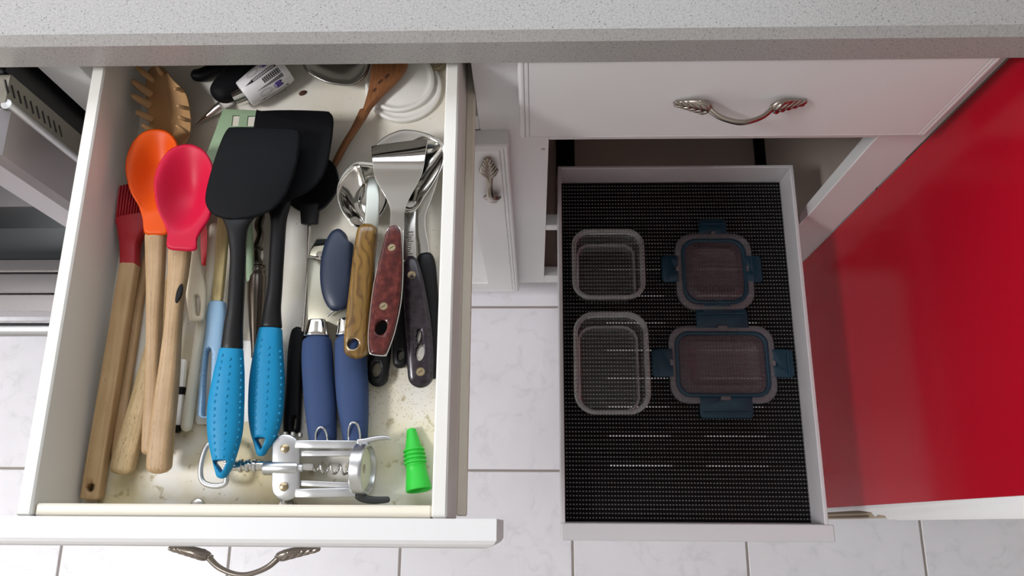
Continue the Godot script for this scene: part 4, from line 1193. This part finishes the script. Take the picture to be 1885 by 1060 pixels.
	part(t, "blade", wavy([-123, 822, -252.7, 6.6, 1, -123.3, 822.5, -262.4, 6.3, 1, -123.2, 823, -271.6, 6.6, 1, -123.2, 824.5, -282, 10.3, 1, -123.4, 826, -292.4, 16.2, 1, -123.7, 827, -302.7, 21.2, 1, -123.7, 827.5, -309.4, 22.7, 1, -123.6, 828.5, -315.4, 23.7, 1, -123.7, 828, -322.1, 24.5, 1, -124.2, 825, -329, 25.4, 1, -124.9, 821, -335.3, 26.3, 1, -125.8, 816, -342.2, 26.8, 1], 1.3), M.chrome)
	hd = part(t, "handle", Sh.new().sweep([-127.3, 823, -256, 2.4, 4.6, -125.6, 823, -250.3, 6.3, 5, -126.1, 823, -236.4, 8.4, 5, -127.4, 823, -213.2, 11.2, 5, -128.9, 823, -189.9, 12.3, 5, -131, 823, -166.5, 11.4, 5, -132.5, 823, -154, 10, 5, -133.3, 823, -143.1, 7.2, 5, -133.6, 823, -138.8, 5.8, 4.6], 1.6, 5.0, 28), M.burgundy, "red-brown marbled handle", [hole(V(-131.7, 827, -162.4), 5.4, 1.3, -0.15)])
	for p in [V(-125.9, 828, -234.4), V(-130.4, 828, -180.9)]:
		part(hd, "screw", screw(p, 3.6), M.brass)
		part(hd, "screw_slot", screw_slot(p, 2.8), M.black)
	part(hd, "handle_rim", loop(ring5([-124.5, 825.2, -255.6, -119.5, 825.2, -251.5, -117.1, 825.2, -235.6, -115.6, 825.2, -212.5, -116, 825.2, -185.8, -119.5, 825.2, -162.6, -123, 825.2, -148.8, -126, 825.2, -140.1, -127.8, 825.2, -138.2, -138.1, 825.2, -139.1, -141, 825.2, -142.2, -142.5, 825.2, -154.5, -142.4, 825.2, -166, -141.2, 825.2, -190.8, -138.6, 825.2, -212.5, -134.1, 825.2, -234.2, -131.5, 825.2, -249.5, -128.8, 825.2, -254.6], 0.7), 6), M.chrome, "thin steel edge of the tang")

	# green stopper
	var a: Vector3 = V(-110, 784, -82.7)
	var b: Vector3 = V(-100.1, 783.5, -28.5)
	var tip: Vector3 = V(a.x, 776.6, a.z)
	var end: Vector3 = V(b.x, 783.2, b.z)
	var L := tip.distance_to(end)
	var k := L / 100.0
	single("bottle_stopper", Sh.new().lathe(tip, end - tip, [0, 0.3, 0.6, 2.6, 2.4 * k, 4.0, 8 * k, 4.6, 34 * k, 7.4, 35 * k, 9.2, 37.4 * k, 9.4, 38.4 * k, 7.8, 41 * k, 8.0, 42 * k, 9.6, 44 * k, 9.8, 45 * k, 8.0, 47.5 * k, 8.1, 48.5 * k, 9.8, 50.5 * k, 10.0, 51.5 * k, 8.2, 54 * k, 8.2, 55 * k, 9.9, 57.2 * k, 10.0, 58.2 * k, 8.3, 61.5 * k, 8.3, 62.5 * k, 9.3, 65 * k, 8.6, 74 * k, 9.3, 97 * k, 11.2, 99 * k, 11.2, 100 * k, 10.4, 98.5 * k, 9.2, 92 * k, 8.8, 91 * k, 0], 32), M.green, "bright green ribbed silicone bottle stopper at the front right of the utensil drawer", "stopper", V(end.x, 772, end.z))

func circle(c: Vector3, r: float, w: float, n := 20) -> Array:
	var o := []
	for i in n:
		var an := TAU * i / n
		o.append_array([c.x + r * cos(an), c.y, c.z + r * sin(an), w, w])
	return o

func ring5(o: Array, w: float) -> Array:
	var r := []
	for i in range(0, o.size(), 3): r.append_array([o[i], o[i + 1], o[i + 2], w, w])
	return r

func screw(p: Vector3, r: float) -> Sh:
	return Sh.new().lathe(p + V(0, -1.0, 0), Vector3.UP, [0, r, 1.3, r, 1.8, r * 0.86, 1.5, r * 0.78, 1.5, 0], 20)

func screw_slot(p: Vector3, r: float) -> Sh:
	return boxes(p + V(-r * 0.72, 0.45, -0.3), p + V(r * 0.72, 0.65, 0.3)).moved(Transform3D(Basis(Vector3.UP, 0.6), p) * Transform3D(Basis.IDENTITY, -p))

func wavy(s: Array, th: float) -> Sh:   # a thin sheet of changing width that follows its stations up and down
	var d := []
	for i in range(0, s.size(), 5): d.append_array([s[i], s[i + 1], s[i + 2], s[i + 3], th * 0.5])
	return Sh.new().sweep(d, 1.2, 7.0, 28, 6, Vector3.UP, 0.4)

# ---- things at the back of the utensil drawer

func drawer_back_things() -> void:
	# stacked white lids
	for k in 2:
		var c: Vector3 = [V(-132.1, 774, -423), V(-135.4, 779, -428.1)][k]
		var r: float = [38.5, 35.0][k]
		single("jar_lid", Sh.new().lathe(c + V(0, -1.5, 0), Vector3.UP, [0, r - 1.5, 0.8, r, 4.6, r, 5.6, r - 1.2, 5.8, r - 3.0, 4.4, r - 4.6, 4.4, r - 8.0, 5.0, r - 8.8, 5.0, 0], 48), M.white_plastic,
			["lower and larger of two stacked round white plastic lids", "upper and smaller of two stacked round white plastic lids"][k], "lid", c, "round white lids at the back of the drawer")
	single("cork_disc", Sh.new().lathe(V(-101, 775, -451.3), Vector3.UP, [-2, 10, 0, 11, 5, 11, 6, 10, 6.2, 0], 28), mat("8c8066", 0.6), "small dull olive round cap in the back right corner of the drawer", "cap", V(-101.3, 773, -452.6))

	# stained wooden spoon
	var t := thing("wooden_spoon", "stained old wooden spoon leaning over the white lids", "spoon", V(-176.2, 774, -394.7))
	part(t, "head", Sh.new().plate([-172, 790.6, -382.1, -169.5, 791.6, -389.3, -166.6, 793, -399.7, -163.9, 794, -412.3, -162.8, 795, -423.8, -161.7, 796, -437.7, -158.6, 797, -453, -144.8, 797, -460.2, -130.4, 797, -452.7, -125.6, 796, -438.5, -130.4, 796, -426.4, -138.7, 795, -416.3, -147.1, 794, -407.9, -153.3, 793, -400.8, -161, 791.8, -390.9, -167, 790.6, -379.7], 7, 2.8, 4), M.old_wood)
	part(t, "handle", Sh.new().sweep([-166.5, 789, -391.8, 4.8, 3, -171, 787.6, -381.4, 4.3, 3.5, -177.5, 786, -369.3, 3.4, 3.6, -184.7, 784, -357.5, 3.2, 3.6, -193.4, 781, -340.4, 3, 3.6, -197.8, 779.5, -330.7, 2.6, 3.4], 3, 2.6, 16), M.old_wood)
	for p in [V(-151.8, 794.6, -419), V(-156.9, 793.8, -410.6), V(-145.5, 795.2, -424.7)]:
		part(t, "stain", Sh.new().ball(p, V(3.6, 0.35, 1.5), Basis(Vector3.UP, 0.9), 6), M.stain, "dark stain")

	# black-handled tool with a pointed steel tip
	t = thing("corer", "black rubber-handled tool with a pointed steel tip, behind the spaghetti server", "tool", V(-316.8, 774, -423.6))
	part(t, "handle", Sh.new().sweep([-314.8, 788, -402.7, 10.8, 9, -309, 789, -413, 13.5, 10, -300.1, 790, -425.7, 14.1, 10, -289.4, 791, -442.2, 13.1, 10, -280.9, 791, -456.3, 10.9, 9], 9, 2.3, 22), M.black_soft)
	var a: Vector3 = V(-339.2, 776, -382.9)
	var b: Vector3 = V(-311.7, 784, -400.1)
	part(t, "tip", Sh.new().lathe(a, b - a, [0, 0.4, 6, 1.2, 26, 4.4, 31, 4.6, 33, 4.6], 20), M.steel, "pointed steel tip")
	t = thing("black_tool", "black plastic lump with a rounded end in the dark left rear of the drawer", "tool", V(-341.4, 774, -442.5))
	part(t, "body", Sh.new().sweep([-348.4, 780, -437.1, 5, 6, -338.3, 780, -437, 6.6, 6, -325.1, 780, -443.1, 7.2, 6, -309.4, 780, -453, 6.6, 6], 5, 2.4, 18), M.black)

	# printed sleeve
	t = thing("printed_tool", "tool with white sleeve printed with black towers and a violet car", "tool", V(-272.8, 774, -429.3))
	a = V(-297.7, 790, -402.6)
	b = V(-287.5, 790, -408.6)
	part(t, "ferrule", Sh.new().lathe(a, b - a, [0, 6.0, 0.8, 7.6, 11, 8.4, 12, 8.4], 26), M.chrome)
	b = V(-286.4, 790, -409.2)
	var c: Vector3 = V(-246.5, 791, -441.7)
	part(t, "sleeve", Sh.new().lathe(b, c - b, [-1.5, 9, -1, 13.5, 0, 14, 14, 15.4, 28, 16.4, 42, 16.6, 47, 15.6, 48, 0], 36), M.doodle, "white sleeve with line drawings")

	# steel dish edge
	single("steel_dish", Sh.new().bowl([-230.4, 792, -449.6, -223.4, 792, -464.4, -204.5, 792, -470.4, -182.2, 792, -465.2, -167, 792, -448.9, -168.1, 792, -431.7, -176.7, 792, -420.8, -186.8, 792, -418.5, -203.8, 792, -421.1, -219, 792, -428.6, -227.8, 792, -437.2], 10, 2.0, 4, 3.0, 2.0), M.steel, "oval steel dish lying under the worktop edge at the back of the drawer", "dish", V(-205.1, 774, -456.8))
	# crumb
	single("crumb", Sh.new().ball(V(-235, 773, -419.6), V(4.2, 1.6, 2.6), Basis(Vector3.UP, 0.5), 7), mat("4a2a1c", 0.8), "dark brown crumb on the bare drawer bottom below the steel dish", "crumb", V(-235.3, 772, -420.2))

# ---- the tray drawer: liner, glass boxes, lids

func containers() -> void:
	# non-slip liner: round cords crossing, thousands of small cells
	var s := Sh.new()
	var rows := 86
	var cols := 76
	var x0 := 38.6
	var x1 := 355.2
	var z0 := -481.5
	var z1 := -6.0
	for i in rows:
		var z := lerpf(z0 + 2, z1 - 2, float(i) / (rows - 1))
		cord(s, V(x0, 401.3, z), V(x1, 401.3, z), 1.9, 1.0)
	for i in cols:
		var x := lerpf(x0 + 1.4, x1 - 1.4, float(i) / (cols - 1))
		cord(s, V(x, 401.0, z0), V(x, 401.0, z1), 0.95, 0.9)
	var m := single("drawer_liner", s, M.mesh, "black non-slip mesh liner covering the bottom of the tray drawer", "liner", V(196, 398, -243))
	m.set_meta("kind", "stuff")

	glass_box("glass_container", "smaller, nearly square clear glass food container at the back of the tray, without its lid", V(100, 402, -342.5), 99, 100, 50, 24)
	glass_box("glass_container", "larger oblong clear glass food container on the mesh liner, nearest the tray front", V(100, 402, -205.5), 99, 136, 55, 28)
	snap_lid("snap_lid", "smaller square frosted lid with four dark teal clips, right of the small glass container", V(251.5, 402.5, -344), 107, 112, 26, [V(253.1, 411, -410.7), V(189.7, 411, -347.6), V(306.4, 411, -347.3), V(252.2, 411, -290)], 36, 23)
	snap_lid("snap_lid", "larger oblong frosted lid with four dark teal clips, right of the large glass container", V(254, 402.5, -212), 143, 107, 24, [V(257.6, 411, -276.1), V(173.3, 411, -213.9), V(336.1, 411, -213.3), V(255.5, 411, -153)], 68, 28)

func cord(s: Sh, a: Vector3, b: Vector3, w: float, h: float) -> void:
	var d := (b - a).normalized()
	var side := d.cross(Vector3.UP)
	var r := []
	for p in [a, b]:
		var q := PackedVector3Array()
		for j in 8: q.append(p + side * w * cos(TAU * j / 8) + Vector3.UP * h * sin(TAU * j / 8))
		r.append(q)
	s.rings(r, 1)

func round_rect(c: Vector3, w: float, d: float, r: float, y: float, n := 8) -> PackedVector3Array:
	var q := PackedVector3Array()
	for k in 4:
		var cx := (w / 2 - r) * (1 if k == 0 or k == 3 else -1)
		var cz := (d / 2 - r) * (1 if k < 2 else -1)
		for i in n + 1:
			var an := PI / 2 * (k + float(i) / n)
			q.append(V(c.x + cx + r * cos(an), y, c.z + cz + r * sin(an)))
	return q

func glass_box(called: String, label: String, c: Vector3, w: float, d: float, h: float, r: float) -> void:
	var t := thing(called, label, "container", c, "glass food containers in the tray")
	# thin walls and base: outside going up, inside going down (inset, height)
	var rr := []
	for p in [[18.0, 0.0], [11.0, 0.3], [7.5, 2.5], [6.2, 6.0], [3.8, h * 0.6], [3.2, h - 7.5], [6.4, h - 7.0], [8.4, 12.0], [10.5, 7.0], [14.0, 4.6], [19.0, 4.2]]:
		rr.append(round_rect(c, w - 2 * p[0], d - 2 * p[0], maxf(r - p[0] * 0.8, 5.0), c.y + p[1]))
	part(t, "body", Sh.new().rings(rr, 1), M.glass_body)
	rr = []
	for p in [[3.0, h - 7.8], [0.6, h - 7.2], [0.0, h - 5.5], [0.0, h - 2.0], [0.7, h - 0.6], [2.0, h], [3.6, h], [5.2, h - 0.8], [6.0, h - 2.4], [6.4, h - 7.0]]:
		rr.append(round_rect(c, w - 2 * p[0], d - 2 * p[0], maxf(r - p[0] * 0.8, 5.0), c.y + p[1]))
	part(t, "rim", Sh.new().rings(rr, 1, false, true), M.glass, "thick rounded glass rim")
	rr = []
	for p in [[10.4, 3.0], [9.2, 6.0], [8.6, 9.5], [9.4, 10.5], [11.0, 8.5], [12.6, 5.6]]:
		rr.append(round_rect(c, w - 2 * p[0], d - 2 * p[0], maxf(r - p[0] * 0.8, 5.0), c.y + p[1]))
	part(t, "heel", Sh.new().rings(rr, 1, false, true), M.glass)

func snap_lid(called: String, label: String, c: Vector3, w: float, d: float, r: float, clips: Array, cl: float, dep: float) -> void:
	var t := thing(called, label, "lid", c, "clip lids in the tray")
	var y := c.y
	# outer translucent rim
	var rr := []
	for p in [[0.0, 1.0], [0.0, 7.0], [1.0, 8.4], [8.0, 8.4], [9.0, 7.4], [9.0, 1.0]]:
		rr.append(round_rect(c, w - 2 * p[0], d - 2 * p[0], r - p[0] * 0.6, y + p[1]))
	part(t, "rim", Sh.new().rings(rr, 1, false, true), M.frost, "translucent outer rim")
	rr = []
	for p in [[8.6, 2.0], [8.6, 9.2], [9.4, 10.0], [12.6, 10.0], [13.4, 9.2], [13.4, 2.0]]:
		rr.append(round_rect(c, w - 2 * p[0], d - 2 * p[0], r - p[0] * 0.6, y + p[1]))
	part(t, "gasket", Sh.new().rings(rr, 1, false, true), M.teal, "teal sealing ring")
	rr = []
	for p in [[13.0, 5.0], [13.0, 7.0], [13.8, 7.6], [22.0, 7.6], [22.6, 9.0], [23.6, 9.4], [24.6, 9.0], [25.2, 7.6], [40.0, 7.6]]:
		rr.append(round_rect(c, w - 2 * p[0], d - 2 * p[0], maxf(r - p[0] * 0.6, 3.0), y + p[1]))
	part(t, "window", Sh.new().rings(rr, 1, true, false), M.pane_frost, "frosted see-through centre with a raised outline")
	for k in 4:
		var o: Vector3 = clips[k] * V(1, 0, 1)
		var side := k == 1 or k == 2
		var sgn := -1.0 if k < 2 else 1.0
		var hw: float = (cl if not side else 36.0) / 2.0 + 1.0
		var q := []
		var outer := 4.0
		# the flap: wide hinge end, narrowed by a notch, rounded outer end
		for e in [[-hw, -dep / 2], [-hw * 0.2, -dep / 2], [-hw * 0.2, -dep / 2 + 4.0], [hw * 0.2, -dep / 2 + 4.0], [hw * 0.2, -dep / 2], [hw, -dep / 2], [hw + 0.6, 0.0], [hw + 0.2, dep / 2 - 3.0], [hw - 3.0, dep / 2], [-hw + 3.0, dep / 2], [-hw - 0.2, dep / 2 - 3.0], [-hw - 0.6, 0.0]]:
			var p: Vector3 = V(e[0], 0, e[1] * sgn) if not side else V(e[1] * sgn, 0, e[0])
			q.append_array([o.x + p.x, y + 9.4 + (e[1] + dep / 2) * -0.12, o.z + p.z])
		var f := part(t, "clip", Sh.new().plate(q, 4.0, 1.2, 1), M.teal, "dark teal clip")
		var hinge: Vector3 = V(0, 0, -sgn * (dep / 2 - 1.0)) if not side else V(-sgn * (dep / 2 - 1.0), 0, 0)
		var hs: Vector3 = V(hw * 0.17, 1.2, 2.2) if not side else V(2.2, 1.2, hw * 0.17)
		part(f, "hinge_tab", boxes(o + hinge + V(0, y + 8.6, 0) - hs, o + hinge + V(0, y + 8.6, 0) + hs, 0.6), M.frost, "clear hinge tab")
		var rib: Vector3 = V(0, 0, sgn * (dep / 2 - 7.5)) if not side else V(sgn * (dep / 2 - 7.5), 0, 0)
		var rs: Vector3 = V(hw - 3.0, 0.8, 1.2) if not side else V(1.2, 0.8, hw - 3.0)
		part(f, "grip_rib", boxes(o + rib + V(0, y + 8.2, 0) - rs, o + rib + V(0, y + 8.2, 0) + rs, 0.5), M.teal)
